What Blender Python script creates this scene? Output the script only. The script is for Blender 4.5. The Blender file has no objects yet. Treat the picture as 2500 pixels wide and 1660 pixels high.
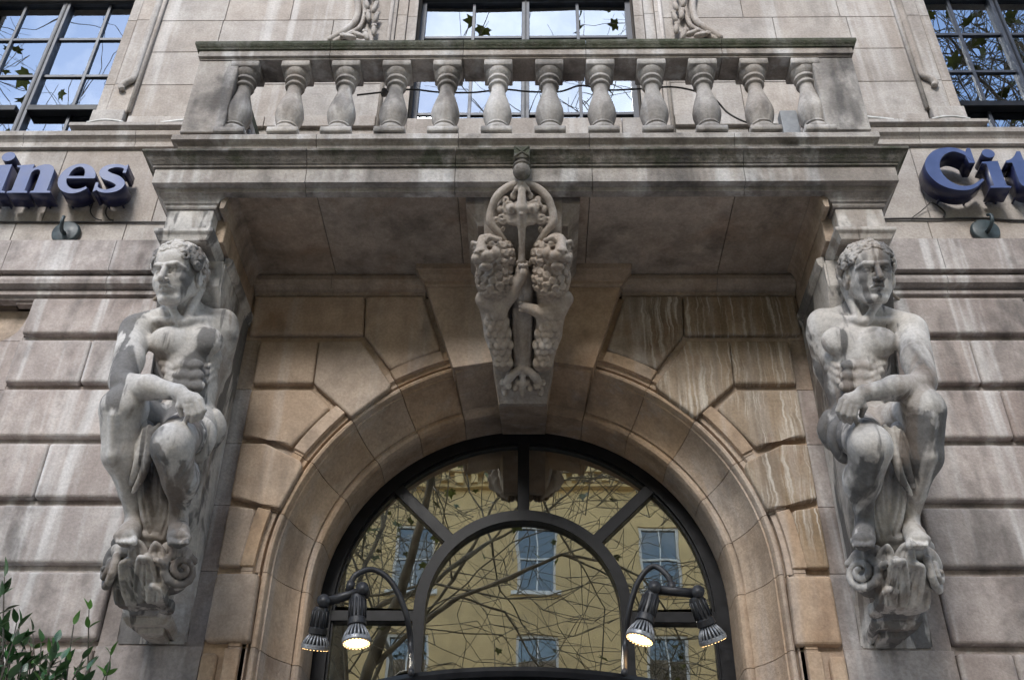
import bpy, bmesh, math, random
import numpy as np
from mathutils import Vector, Matrix

SC = bpy.context.scene
COL = SC.collection
R = math.radians
random.seed(7)
rng = np.random.default_rng(11)

# ------------------------------------------------------------------ camera
CAM = np.array([0.0607, -5.75, 1.6])
RIGHT = np.array([0.99980654, 0.01600725, 0.01143009])
UP = np.array([-2.1612e-05, -0.58022048, 0.81445945])
FWD = np.array([-0.01966923, 0.81430213, 0.58010788])
FPX = 2520.0
cam = bpy.data.cameras.new('camera'); camo = bpy.data.objects.new('camera', cam); COL.objects.link(camo)
cam.sensor_width = 36.0; cam.lens = FPX / 2500 * 36; cam.clip_end = 500; cam.clip_start = .05
M = Matrix.Identity(4)
for i in range(3):
    M[i][0] = RIGHT[i]; M[i][1] = UP[i]; M[i][2] = -FWD[i]; M[i][3] = CAM[i]
camo.matrix_world = M
SC.camera = camo

# ------------------------------------------------------------------ sky, sun, exposure
SUN_EL, SUN_AZ = 38.0, 194.0          # veiled sun high over the street
w = bpy.data.worlds.new('World'); SC.world = w; w.use_nodes = True
nt = w.node_tree; nt.nodes.clear()
o_ = nt.nodes.new('ShaderNodeOutputWorld'); bg = nt.nodes.new('ShaderNodeBackground')
sky = nt.nodes.new('ShaderNodeTexSky'); sky.sky_type = 'NISHITA'; sky.sun_disc = False
sky.sun_elevation = R(SUN_EL); sky.sun_rotation = R(SUN_AZ); sky.air_density = 1.0; sky.dust_density = .25
tc = nt.nodes.new('ShaderNodeTexCoord')
cn = nt.nodes.new('ShaderNodeTexNoise'); cn.inputs['Scale'].default_value = 2.2; cn.inputs['Detail'].default_value = 7; cn.inputs['Roughness'].default_value = .6
cr = nt.nodes.new('ShaderNodeValToRGB'); cr.color_ramp.elements[0].position = .49; cr.color_ramp.elements[1].position = .68
mx = nt.nodes.new('ShaderNodeMix'); mx.data_type = 'RGBA'
nt.links.new(tc.outputs['Generated'], cn.inputs['Vector']); nt.links.new(cn.outputs['Fac'], cr.inputs['Fac'])
nt.links.new(cr.outputs['Color'], mx.inputs['Factor']); nt.links.new(sky.outputs['Color'], mx.inputs[6])
mx.inputs[7].default_value = (7.0, 7.5, 8.3, 1)
nt.links.new(mx.outputs[2], bg.inputs['Color']); bg.inputs['Strength'].default_value = .12
nt.links.new(bg.outputs['Background'], o_.inputs['Surface'])

sl = bpy.data.lights.new('sun', 'SUN'); sl.energy = 1.5; sl.angle = R(18); sl.color = (1, .97, .93)
so = bpy.data.objects.new('sun', sl); COL.objects.link(so); so.location = (0, 30, 40)
sd = Vector((math.sin(R(SUN_AZ)) * math.cos(R(SUN_EL)), math.cos(R(SUN_AZ)) * math.cos(R(SUN_EL)), math.sin(R(SUN_EL))))
so.rotation_euler = sd.to_track_quat('Z', 'Y').to_euler()

SC.view_settings.view_transform = 'Standard'; SC.view_settings.look = 'None'
SC.view_settings.exposure = 1.72; SC.view_settings.gamma = 1.0
SC.cycles.use_denoising = True; SC.cycles.use_adaptive_sampling = True; SC.cycles.adaptive_threshold = .02
SC.cycles.max_bounces = 7; SC.cycles.diffuse_bounces = 3; SC.cycles.glossy_bounces = 3
SC.cycles.transparent_max_bounces = 12; SC.cycles.transmission_bounces = 3
SC.cycles.caustics_reflective = False; SC.cycles.caustics_refractive = False

# ------------------------------------------------------------------ helpers
S_ = 2500 / 2361
def at(u, v, Y):
    """point of the place at depth Y seen at picture position (u, v) of a 2361 px wide picture"""
    d = RIGHT * ((u * S_ - 1250) / FPX) + UP * (-(v * S_ - 830) / FPX) + FWD
    return CAM + d * ((Y - CAM[1]) / d[1])
def atz(u, v, Z):
    d = RIGHT * ((u * S_ - 1250) / FPX) + UP * (-(v * S_ - 830) / FPX) + FWD
    return CAM + d * ((Z - CAM[2]) / d[2])

def link(o, parent=None):
    COL.objects.link(o)
    if parent is not None: o.parent = parent
    return o
def mesh(name, V, F, mat, parent=None, smooth=False):
    me = bpy.data.meshes.new(name); me.from_pydata([tuple(map(float, v)) for v in V], [], [tuple(map(int, f)) for f in F])
    if mat: me.materials.append(mat)
    if smooth: me.polygons.foreach_set('use_smooth', np.ones(len(me.polygons), bool))
    me.update()
    return link(bpy.data.objects.new(name, me), parent)
def bmobj(name, bm, mat, parent=None, smooth=False):
    bmesh.ops.recalc_face_normals(bm, faces=bm.faces[:])
    me = bpy.data.meshes.new(name); bm.to_mesh(me); bm.free()
    if mat: me.materials.append(mat)
    if smooth: me.polygons.foreach_set('use_smooth', np.ones(len(me.polygons), bool))
    return link(bpy.data.objects.new(name, me), parent)
def thing(name, label, cat, group=None, loc=(0, 0, 0)):
    o = bpy.data.objects.new(name, None); COL.objects.link(o); o.empty_display_size = .1
    o['label'] = label; o['category'] = cat
    if group: o['group'] = group
    return o
def tag(o, label, cat, group=None):
    o['label'] = label; o['category'] = cat
    if group: o['group'] = group
    return o
def struct(o):
    o['kind'] = 'structure'; return o
def bm_box(bm, x0, x1, y0, y1, z0, z1):
    vs = [bm.verts.new(p) for p in ((x0,y0,z0),(x1,y0,z0),(x1,y1,z0),(x0,y1,z0),(x0,y0,z1),(x1,y0,z1),(x1,y1,z1),(x0,y1,z1))]
    for f in ((0,3,2,1),(4,5,6,7),(0,1,5,4),(1,2,6,5),(2,3,7,6),(3,0,4,7)): bm.faces.new([vs[i] for i in f])
def box(name, x0, x1, y0, y1, z0, z1, mat, parent=None, bev=0, seg=2):
    bm = bmesh.new(); bm_box(bm, min(x0,x1), max(x0,x1), min(y0,y1), max(y0,y1), min(z0,z1), max(z0,z1))
    if bev: bmesh.ops.bevel(bm, geom=bm.edges[:], offset=bev, segments=seg, affect='EDGES', profile=.5)
    return bmobj(name, bm, mat, parent)
def boxes(name, L, mat, parent=None):
    bm = bmesh.new()
    for b in L: bm_box(bm, *b)
    return bmobj(name, bm, mat, parent)
def prism(name, poly, yf, yb, mat, parent=None, bev=.03, seg=3, jit=0):
    """stone with outline poly in (x, z); the front at yf has rounded arrises"""
    bm = bmesh.new()
    fv = [bm.verts.new((x, yf, z)) for x, z in poly]; bv = [bm.verts.new((x, yb, z)) for x, z in poly]
    n = len(poly); ff = bm.faces.new(fv); bm.faces.new(bv[::-1])
    for i in range(n): bm.faces.new([fv[i], bv[i], bv[(i+1) % n], fv[(i+1) % n]])
    if bev:
        ed = [e for e in bm.edges if not all(abs(v.co.y - yb) < 1e-6 for v in e.verts)]
        bmesh.ops.bevel(bm, geom=ed, offset=bev, segments=seg, affect='EDGES', profile=.55, clamp_overlap=True)
    return bmobj(name, bm, mat, parent)
def rect(x0, x1, z0, z1): return [(min(x0,x1), z0), (max(x0,x1), z0), (max(x0,x1), z1), (min(x0,x1), z1)]
def sweep(name, path, prof, mat, parent=None, closed=False, smooth=False):
    """profile (d outward, z) along a plan path; mitred corners; outward is right of travel"""
    n = len(path); P = [np.array(p, float) for p in path]
    segn = []
    m = n if closed else n - 1
    for i in range(m):
        t = P[(i+1) % n] - P[i]; t /= np.linalg.norm(t); segn.append(np.array([t[1], -t[0]]))
    V = []; k = len(prof)
    for i in range(n):
        a = segn[i-1] if (closed or i > 0) else segn[0]
        b = segn[i] if i < m else segn[-1]
        mt = (a + b) / (1 + a.dot(b))
        for d, z in prof: V.append((P[i][0] + mt[0]*d, P[i][1] + mt[1]*d, z))
    F = []
    for i in range(m):
        j = (i+1) % n
        for q in range(k):
            r_ = (q+1) % k
            F.append((i*k+q, j*k+q, j*k+r_, i*k+r_))
    if not closed: F.append(tuple(range(k))); F.append(tuple(range((n-1)*k, n*k))[::-1])
    bm = bmesh.new(); vs = [bm.verts.new(v) for v in V]
    for f in F: bm.faces.new([vs[i] for i in f])
    return bmobj(name, bm, mat, parent, smooth)
def tube(name, pts, r, mat, parent=None, n=8, smooth=True, cap=True):
    V, F = tube_data(pts, r, n, cap); return mesh(name, V, F, mat, parent, smooth)
def tube_data(pts, r, n=8, cap=True, off=0):
    P = np.array(pts, float); m = len(P); rr = np.broadcast_to(np.array(r, float), (m,))
    T = np.gradient(P, axis=0); T /= np.linalg.norm(T, axis=1)[:, None] + 1e-12
    up = np.array([0, 0, 1.]) if abs(T[0][2]) < .9 else np.array([1., 0, 0])
    a = np.cross(T[0], up); a /= np.linalg.norm(a); V = []; F = []
    for i in range(m):
        a = a - T[i] * a.dot(T[i]); a /= np.linalg.norm(a); b = np.cross(T[i], a)
        for q in range(n):
            th = 2*math.pi*q/n; V.append(P[i] + rr[i]*(a*math.cos(th) + b*math.sin(th)))
    for i in range(m-1):
        for q in range(n):
            F.append((off+i*n+q, off+i*n+(q+1) % n, off+(i+1)*n+(q+1) % n, off+(i+1)*n+q))
    if cap: F.append(tuple(off+q for q in range(n))[::-1]); F.append(tuple(off+(m-1)*n+q for q in range(n)))
    return V, F
def smooth_path(pts, n=8):
    P = [np.array(p, float) for p in pts]; P = [2*P[0]-P[1]] + P + [2*P[-1]-P[-2]]; out = []
    for i in range(1, len(P)-2):
        for t in np.linspace(0, 1, n, endpoint=False):
            p0, p1, p2, p3 = P[i-1:i+3]
            out.append(.5*((2*p1)+(-p0+p2)*t+(2*p0-5*p1+4*p2-p3)*t*t+(-p0+3*p1-3*p2+p3)*t**3))
    out.append(P[-2]); return np.array(out)
def lathe_data(prof, n=24, c=(0, 0, 0), caps=True):
    V = []; F = []; k = len(prof)
    for i in range(n):
        th = 2*math.pi*i/n
        for r_, z in prof: V.append((c[0]+r_*math.cos(th), c[1]+r_*math.sin(th), c[2]+z))
    for i in range(n):
        j = (i+1) % n
        for q in range(k-1): F.append((i*k+q, j*k+q, j*k+q+1, i*k+q+1))
    if caps: F.append(tuple(i*k for i in range(n))[::-1]); F.append(tuple(i*k+k-1 for i in range(n)))
    return V, F
def copy_tree(o, parent=None):
    c = o.copy(); COL.objects.link(c); c.parent = parent
    for ch in list(o.children): copy_tree(ch, c)
    return c

# ------------------------------------------------------------------ materials
def new_mat(name):
    m = bpy.data.materials.new(name); m.use_nodes = True
    return m, m.node_tree, m.node_tree.nodes['Principled BSDF']
def nd(nt, typ, **kw):
    n = nt.nodes.new(typ)
    for k, v in kw.items(): setattr(n, k, v)
    return n
def noise(nt, vec, scale, detail=4, rough=.55, dist=0):
    n = nd(nt, 'ShaderNodeTexNoise'); n.inputs['Scale'].default_value = scale; n.inputs['Detail'].default_value = detail
    n.inputs['Roughness'].default_value = rough; n.inputs['Distortion'].default_value = dist
    nt.links.new(vec, n.inputs['Vector']); return n.outputs['Fac']
def ramp(nt, fac, a, b, lo=0., hi=1.):
    n = nd(nt, 'ShaderNodeMapRange'); n.clamp = True; n.interpolation_type = 'SMOOTHSTEP'
    n.inputs[1].default_value = a; n.inputs[2].default_value = b; n.inputs[3].default_value = lo; n.inputs[4].default_value = hi
    nt.links.new(fac, n.inputs[0]); return n.outputs[0]
def mth(nt, op, a, b):
    n = nd(nt, 'ShaderNodeMath', operation=op)
    for i, x in enumerate((a, b)):
        if isinstance(x, (int, float)): n.inputs[i].default_value = x
        else: nt.links.new(x, n.inputs[i])
    return n.outputs[0]
def mixc(nt, fac, a, b, blend='MIX'):
    n = nd(nt, 'ShaderNodeMix', data_type='RGBA', blend_type=blend)
    if isinstance(fac, (int, float)): n.inputs[0].default_value = fac
    else: nt.links.new(fac, n.inputs[0])
    for i, x in ((6, a), (7, b)):
        if isinstance(x, tuple): n.inputs[i].default_value = (*x, 1) if len(x) == 3 else x
        else: nt.links.new(x, n.inputs[i])
    return n.outputs[2]
def scaled(nt, vec, s, off=(0, 0, 0)):
    n = nd(nt, 'ShaderNodeMapping'); n.inputs['Scale'].default_value = s; n.inputs['Location'].default_value = off
    nt.links.new(vec, n.inputs['Vector']); return n.outputs['Vector']

def stone(name, a, b, soot=.5, wash=.4, moss=0., drip=0., rust=0., grain=1., tool=0., vary=.12, bump=.5, runs=0.):
    m, nt, bs = new_mat(name)
    pos = nd(nt, 'ShaderNodeNewGeometry').outputs['Position']
    info = nd(nt, 'ShaderNodeObjectInfo').outputs['Random']
    big = noise(nt, pos, 1.7, 3, .6)
    mid = noise(nt, pos, 7., 3, .65)
    fine = noise(nt, pos, 55., 2, .7)
    col = mixc(nt, ramp(nt, big, .35, .65), a, b)
    col = mixc(nt, ramp(nt, mid, .3, .75, 0, .55), col, tuple(.72*x for x in b))
    # stone to stone difference
    v = nd(nt, 'ShaderNodeMapRange'); v.inputs[3].default_value = 1-vary; v.inputs[4].default_value = 1+vary
    nt.links.new(info, v.inputs[0])
    hv = nd(nt, 'ShaderNodeHueSaturation'); nt.links.new(v.outputs[0], hv.inputs['Value']); nt.links.new(col, hv.inputs['Color'])
    sv = nd(nt, 'ShaderNodeMapRange'); sv.inputs[3].default_value = .8; sv.inputs[4].default_value = 1.2
    fr = nd(nt, 'ShaderNodeMath', operation='FRACT'); nt.links.new(mth(nt, 'MULTIPLY', info, 7.31), fr.inputs[0])
    nt.links.new(fr.outputs[0], sv.inputs[0]); nt.links.new(sv.outputs[0], hv.inputs['Saturation'])
    col = hv.outputs['Color']
    if rust:
        rs = noise(nt, scaled(nt, pos, (1.2, 1.2, .9), (5, 2, 1)), 1.6, 5, .62, .4)
        col = mixc(nt, ramp(nt, rs, .52, .72, 0, rust), col, (.25, .125, .055))
    # vertical runs: washed pale, and sooty
    st = noise(nt, scaled(nt, pos, (5.5, 5.5, .38)), 1.0, 3, .62, .25)
    st2 = noise(nt, scaled(nt, pos, (4.2, 4.2, .5), (7, 3, 2)), 1.0, 3, .65, .3)
    if wash: col = mixc(nt, ramp(nt, st, .5, .7, 0, wash), col, (.62, .60, .585))
    if soot:
        pt = noise(nt, scaled(nt, pos, (1, 1, .7), (3, 9, 4)), 2.3, 4, .68, .3)
        f = mth(nt, 'MULTIPLY', ramp(nt, pt, .42, .66), ramp(nt, st2, .36, .66))
        col = mixc(nt, mth(nt, 'MULTIPLY', f, soot), col, (.055, .05, .048))
    if runs:
        rn = noise(nt, scaled(nt, pos, (5.0, 3.0, 1.1), (2.1, 4, 5.2)), 1.0, 4, .6, .6)
        col = mixc(nt, ramp(nt, rn, .51, .57, 0, runs), col, (.075, .073, .074))
        r2 = noise(nt, scaled(nt, pos, (4.0, 3.0, 1.4), (6.3, 1, 8)), 1.0, 4, .6, .6)
        col = mixc(nt, ramp(nt, r2, .52, .62, 0, .6*runs), col, (.20, .15, .115))
    if drip:
        wob = noise(nt, scaled(nt, pos, (3, 3, 6)), 1.0, 3, .6)
        wv = nd(nt, 'ShaderNodeCombineXYZ'); nt.links.new(mth(nt, 'MULTIPLY', wob, .07), wv.inputs[0])
        va = nd(nt, 'ShaderNodeVectorMath', operation='ADD'); nt.links.new(pos, va.inputs[0]); nt.links.new(wv.outputs[0], va.inputs[1]); wp = va.outputs[0]
        d1 = ramp(nt, noise(nt, scaled(nt, wp, (46, 6, 1.6)), 1.0, 3, .62), .50, .66)
        d2 = ramp(nt, noise(nt, scaled(nt, wp, (15, 5, .9), (4, 2, 7)), 1.0, 4, .6), .54, .68)
        lim = ramp(nt, noise(nt, scaled(nt, pos, (2.2, 1, .8), (2, 1, 0)), 1.3, 3), .40, .62)
        f = mth(nt, 'MULTIPLY', mth(nt, 'MAXIMUM', mth(nt, 'MULTIPLY', d1, lim), mth(nt, 'MULTIPLY', mth(nt, 'MULTIPLY', d2, lim), .7)), drip)
        br = noise(nt, scaled(nt, pos, (7, 3, .8), (9, 2, 3)), 1.0, 4, .6)
        col = mixc(nt, ramp(nt, br, .45, .65, 0, .5), col, (.15, .11, .07))
        col = mixc(nt, f, col, (.62, .57, .50))
    if moss:
        mo = noise(nt, pos, 4.5, 4, .72)
        col = mixc(nt, mth(nt, 'MULTIPLY', ramp(nt, mo, .42, .66), moss), col, (.045, .052, .03))
        mo2 = noise(nt, pos, 22., 3, .7)
        col = mixc(nt, mth(nt, 'MULTIPLY', ramp(nt, mo2, .5, .7), moss*.7), col, (.10, .09, .075))
    g = ramp(nt, fine, .25, .75, 1-.13*grain, 1+.12*grain)
    sc_ = nd(nt, 'ShaderNodeVectorMath', operation='SCALE'); nt.links.new(col, sc_.inputs[0]); nt.links.new(g, sc_.inputs['Scale'])
    nt.links.new(sc_.outputs[0], bs.inputs['Base Color'])
    bs.inputs['Roughness'].default_value = .88; bs.inputs['Specular IOR Level'].default_value = .25
    h = mth(nt, 'ADD', mth(nt, 'MULTIPLY', fine, .5), mth(nt, 'MULTIPLY', mid, 1.1))
    if tool:
        tl = nd(nt, 'ShaderNodeTexWave'); tl.inputs['Scale'].default_value = 16; tl.inputs['Distortion'].default_value = 9; tl.inputs['Detail'].default_value = 3; tl.inputs['Detail Scale'].default_value = 2.2
        tl.bands_direction = 'Z'; nt.links.new(pos, tl.inputs['Vector'])
        h = mth(nt, 'ADD', h, mth(nt, 'MULTIPLY', tl.outputs['Fac'], tool))
    bp = nd(nt, 'ShaderNodeBump'); bp.inputs['Strength'].default_value = bump; bp.inputs['Distance'].default_value = .012
    nt.links.new(h, bp.inputs['Height']); nt.links.new(bp.outputs['Normal'], bs.inputs['Normal'])
    return m
def plain(name, c, rough=.6, metal=0., spec=.5, nscale=20., var=.15, bump=0.):
    m, nt, bs = new_mat(name)
    pos = nd(nt, 'ShaderNodeNewGeometry').outputs['Position']
    n1 = noise(nt, pos, nscale, 5, .6)
    col = mixc(nt, ramp(nt, n1, .3, .7), tuple(x*(1-var) for x in c), tuple(min(1, x*(1+var)) for x in c))
    nt.links.new(col, bs.inputs['Base Color'])
    nt.links.new(ramp(nt, n1, .3, .7, max(.02, rough-.08), min(1, rough+.08)), bs.inputs['Roughness'])
    bs.inputs['Metallic'].default_value = metal; bs.inputs['Specular IOR Level'].default_value = spec
    if bump:
        bp = nd(nt, 'ShaderNodeBump'); bp.inputs['Strength'].default_value = bump; bp.inputs['Distance'].default_value = .005
        nt.links.new(noise(nt, pos, nscale*4, 3), bp.inputs['Height']); nt.links.new(bp.outputs['Normal'], bs.inputs['Normal'])
    return m
def glass_mat(name, refl, tint=(.9, .93, .92), sheen=(.90, .95, 1)):
    m, nt, bs = new_mat(name); nt.nodes.remove(bs)
    out = [n for n in nt.nodes if n.type == 'OUTPUT_MATERIAL'][0]
    gl = nd(nt, 'ShaderNodeBsdfGlossy'); gl.inputs['Roughness'].default_value = .0; gl.inputs['Color'].default_value = (*sheen, 1)
    tr = nd(nt, 'ShaderNodeBsdfTransparent'); tr.inputs['Color'].default_value = (*tint, 1)
    lw = nd(nt, 'ShaderNodeFresnel'); lw.inputs['IOR'].default_value = 1.5
    f = mth(nt, 'ADD', lw.outputs[0], refl)
    bp = nd(nt, 'ShaderNodeBump'); bp.inputs['Strength'].default_value = .05; bp.inputs['Distance'].default_value = .01
    pos = nd(nt, 'ShaderNodeNewGeometry').outputs['Position']
    nt.links.new(noise(nt, pos, 3.5, 1, .4), bp.inputs['Height']); nt.links.new(bp.outputs['Normal'], gl.inputs['Normal'])
    ms = nd(nt, 'ShaderNodeMixShader'); nt.links.new(f, ms.inputs[0]); nt.links.new(tr.outputs[0], ms.inputs[1]); nt.links.new(gl.outputs[0], ms.inputs[2])
    nt.links.new(ms.outputs[0], out.inputs['Surface']); return m
def emit_mat(name, c, s):
    m, nt, bs = new_mat(name); bs.inputs['Emission Color'].default_value = (*c, 1); bs.inputs['Emission Strength'].default_value = s
    bs.inputs['Base Color'].default_value = (.8, .8, .75, 1); return m

ST_WALL = stone('stone_upper_wall', (.43, .39, .355), (.35, .308, .275), soot=.25, wash=.45, vary=.08)
ST_RUST = stone('stone_rusticated', (.45, .395, .365), (.31, .262, .24), soot=.65, wash=.8, vary=.17)
ST_ARCH = stone('stone_arch', (.56, .43, .32), (.46, .34, .245), soot=.45, wash=.25, rust=.4, vary=.11)
ST_DRIP = stone('stone_arch_lime_runs', (.48, .38, .285), (.33, .25, .175), soot=.5, wash=.25, rust=.6, drip=.8, vary=.10)
ST_BALC = stone('stone_balcony', (.47, .425, .385), (.32, .28, .25), soot=.7, wash=.8, moss=.12, vary=.12, bump=.8)
ST_CORN = stone('stone_balcony_cornice', (.25, .22, .19), (.13, .115, .10), soot=.85, wash=.3, moss=.85, vary=.10, bump=1.)
ST_MOSS = stone('stone_rail_cap_mossy', (.13, .13, .095), (.07, .075, .05), soot=.8, wash=.15, moss=.95, vary=.08, bump=1.)
ST_BALU = stone('stone_baluster', (.49, .455, .42), (.37, .335, .305), soot=.8, wash=.65, vary=.12, runs=.3)
ST_SOFF = stone('stone_soffit', (.54, .44, .355), (.44, .345, .27), soot=.5, wash=0, moss=.18, rust=.35, vary=.07)
ST_STAT = stone('stone_statue', (.66, .625, .585), (.50, .46, .42), soot=.85, wash=.6, tool=.05, vary=.02, bump=.28, runs=.78)
ST_LION = stone('stone_lion_carving', (.48, .415, .355), (.36, .30, .25), soot=.6, wash=.45, vary=.04, bump=.3)
ST_MORT = plain('mortar_joint', (.11, .085, .065), .95, nscale=30)
IRON = plain('black_painted_metal', (.009, .009, .011), .4, spec=.25, nscale=15, var=.3)
BAR = plain('slate_blue_painted_metal', (.035, .04, .055), .45, nscale=12, var=.25)
GREENM = plain('weathered_green_metal', (.03, .045, .05), .5, nscale=18, var=.35)
CABLE = plain('dark_cable', (.02, .018, .016), .6)
WCABLE = plain('white_cable', (.6, .6, .58), .5)
GLASS = glass_mat('window_glass', .36)
GLASS_F = glass_mat('fanlight_glass', .42, (.75, .76, .68), (1, .96, .88))
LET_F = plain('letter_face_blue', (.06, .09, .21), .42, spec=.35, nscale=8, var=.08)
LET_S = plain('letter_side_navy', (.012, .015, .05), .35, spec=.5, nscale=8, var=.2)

# ------------------------------------------------------------------ ground and street
def pave(name, x0, x1, y0, y1, z, t, mat): return struct(box(name, x0, x1, y0, y1, z-t, z, mat))
M_PAVE = plain('paving_stone', (.50, .45, .39), .85, nscale=3, var=.2, bump=.3)
M_ROAD = plain('asphalt', (.08, .08, .08), .9, nscale=5, var=.25, bump=.4)
struct(box('ground', -150, 150, -160, 60, -.6, -.2, plain('earth', (.12, .11, .09), .95, nscale=2)))
pave('pavement', -60, 60, -7.2, 1.0, 0, .3, M_PAVE)
pave('road', -60, 60, -16.5, -7.2, -.12, .2, M_ROAD)
o = pave('opposite_pavement', -60, 60, -22.0, -16.5, 0, .3, M_PAVE)

# ------------------------------------------------------------------ the stone building
B = thing('stone_building', 'pale stone building front with arched entrance and rusticated lower storey', 'building')
ZS = 4.0035      # springing of the arch
CZ = [6.045, 5.685, 5.285, 4.875, 4.44, 4.01, 3.555, 3.10, 2.65, 2.2, 1.75, 1.3, .85, .4, 0.0]
# core behind the facing stones
WIN_X0, WIN_X1, WIN_C = 3.52, 5.0, 4.26
cb = []
def core(x0, x1, z0, z1, y0=.05, y1=.75): cb.append((x0, x1, y0, y1, z0, z1))
for s in (-1, 1):
    def cs(a, b, z0, z1, **k): core(min(s*a, s*b), max(s*a, s*b), z0, z1, **k)
    cs(1.9, 3.46, 0, 6.05); cs(3.46, 3.62, 0, 5.685); cs(3.62, 5.1, 6.02, 6.05); cs(5.1, 12, 0, 6.05); cs(3.62, 5.1, 0, 1.2)
    cs(.95, WIN_X0, 7.72, 9.9); cs(WIN_X1, 12, 7.72, 9.9)
core(-12, 12, 6.05, 7.72); core(-12, 12, 9.9, 13.5)
cb += [(-12, 12, .05, 14, 13.5, 18.5), (-12, -11.5, .75, 14, 0, 13.5), (11.5, 12, .75, 14, 0, 13.5), (-12, 12, 13.5, 14, 0, 13.5)]
cb += [(-11.5, 11.5, .75, 13.5, 7.15, 7.45), (-11.5, 11.5, .75, 13.5, 10.6, 10.8), (-11.5, 11.5, 5.5, 5.7, 7.45, 10.6)]
boxes('wall_core', cb, ST_MORT, B)
# core round the arch
def arch_pts(r, z_end, n=24):
    P = [(-r, z_end)] + [(-r*math.cos(t), ZS + r*math.sin(t)) for t in np.linspace(0, math.pi, n+1)] + [(r, z_end)]
    return P
inner = arch_pts(1.63, 0); V = []; F = []
for (x, z) in inner:
    if z < ZS + 1e-6: ox, oz = (-1.9 if x < 0 else 1.9), z
    else:
        th = math.atan2(z-ZS, x); k = min(1.9/max(abs(math.cos(th)), 1e-6), (6.05-ZS)/max(abs(math.sin(th)), 1e-6)); ox, oz = k*math.cos(th), ZS + k*math.sin(th)
    V += [(x, .05, z), (ox, .05, oz), (x, .75, z)]
for i in range(len(inner)-1):
    a = i*3; b = a+3
    F += [(a, b, b+1, a+1), (a, a+2, b+2, b)]
mesh('arch_core', V, F, ST_MORT, B)

# facing stones of the upper wall
def course(z0, z1, spans, yf, mat, name='ashlar_block', g=.0025, bev=.003, yb=.06, wmin=.55, wmax=1.05):
    for x0, x1 in spans:
        x = x0
        while x < x1 - 1e-3:
            wd = random.uniform(wmin, wmax); e = x + wd
            if x1 - e < wmin*.6: e = x1
            prism(name, rect(x+g, e-g, z0+g, z1-g), yf, yb, mat, B, bev, 1); x = e
UZ = [7.90, 8.315, 8.735, 9.158, 9.58, 10.0, 10.42, 10.84]
for i in range(len(UZ)-1):
    z0, z1 = UZ[i], UZ[i+1]
    for s in (-1, 1):
        sp = (-3.24, -1.20) if s < 0 else (1.20, 3.24)
        course(z0, z1, [sp], 0, ST_WALL)
        course(z0, z1, [(-7.2, -5.24)] if s < 0 else [(5.24, 7.2)], 0, ST_WALL)
        if z0 >= 9.99:
            course(z0, z1, [(-5.24, -3.24)] if s < 0 else [(3.24, 5.24)], 0, ST_WALL)
    if z0 >= 9.99: course(z0, z1, [(-1.2, 1.2)], 0, ST_WALL)
box('ashlar_block', -12, 12, 0, .05, 10.84, 18.5, ST_WALL, B)
for s in (-1, 1): box('ashlar_block', s*7.2, s*12, 0, .05, 0, 10.84, ST_WALL, B)
# base band under the upper wall, sill string course, frieze
for s in (-1, 1):
    for a, b in ((1.20, 2.1), (2.1, 3.22), (5.26, 7.2)):
        prism('base_block', rect(s*a+.002*s, s*b-.002*s, 7.775, 7.897), -.035, .06, ST_WALL, B, .008, 2)
    sill = [(-.1, 7.715), (.02, 7.715), (.045, 7.725), (.06, 7.738), (.085, 7.742), (.085, 7.775), (.02, 7.782), (-.1, 7.79)]
    xs = [2.36, 2.95, 3.56]
    for a, b in zip(xs[:-1], xs[1:]):
        p = [(s*a, 0), (s*b-.003*s, 0)] if s > 0 else [(s*b+.003, 0), (s*a, 0)]
        if b == 3.56: p = ([(s*a, 0), (s*b, 0), (s*b, .1)] if s > 0 else [(s*b, .1), (s*b, 0), (s*a, 0)])
        sweep('sill_stone', p, sill, ST_WALL, B)
    band = [(-.05, 7.545), (.005, 7.545), (.03, 7.552), (.03, 7.565), (.015, 7.57), (.015, 7.62), (.03, 7.64), (.055, 7.66), (.06, 7.70), (.05, 7.714), (-.05, 7.714)]
    for a, b in ((2.3, 3.1), (3.1, 4.0), (4.0, 5.1), (5.1, 7.2)):
        p = [(min(s*a, s*b)+.002, 0), (max(s*a, s*b)-.002, 0)]; sweep('string_course_stone', p, band, ST_WALL, B)
FZ = [6.52, 6.775, 7.545]
for i in (0, 1): course(FZ[i], FZ[i+1], [(-7.2, -2.1), (2.1, 7.2)], 0, ST_WALL, wmin=.7, wmax=1.2)
course(7.545, 7.9, [(-2.35, 2.35)], 0, ST_WALL); course(6.5, 7.545, [(-2.1, 2.1)], 0.01, ST_WALL)
# moulded string course over the rusticated storey
string = [(-.05, 6.03), (.02, 6.03), (.025, 6.05), (.05, 6.055), (.05, 6.085), (.035, 6.09), (.035, 6.10), (.07, 6.105), (.095, 6.12), (.105, 6.15), (.10, 6.18), (.075, 6.20), (.06, 6.205), (.06, 6.215), (.12, 6.22), (.12, 6.50), (.0, 6.53), (-.05, 6.53)]
for s in (-1, 1):
    for a, b in ((2.2, 2.95), (2.95, 3.72), (3.72, 4.7), (4.7, 7.2)):
        sweep('string_course_stone', [(min(s*a, s*b)+.002, 0), (max(s*a, s*b)-.002, 0)], string, ST_RUST, B)
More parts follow.
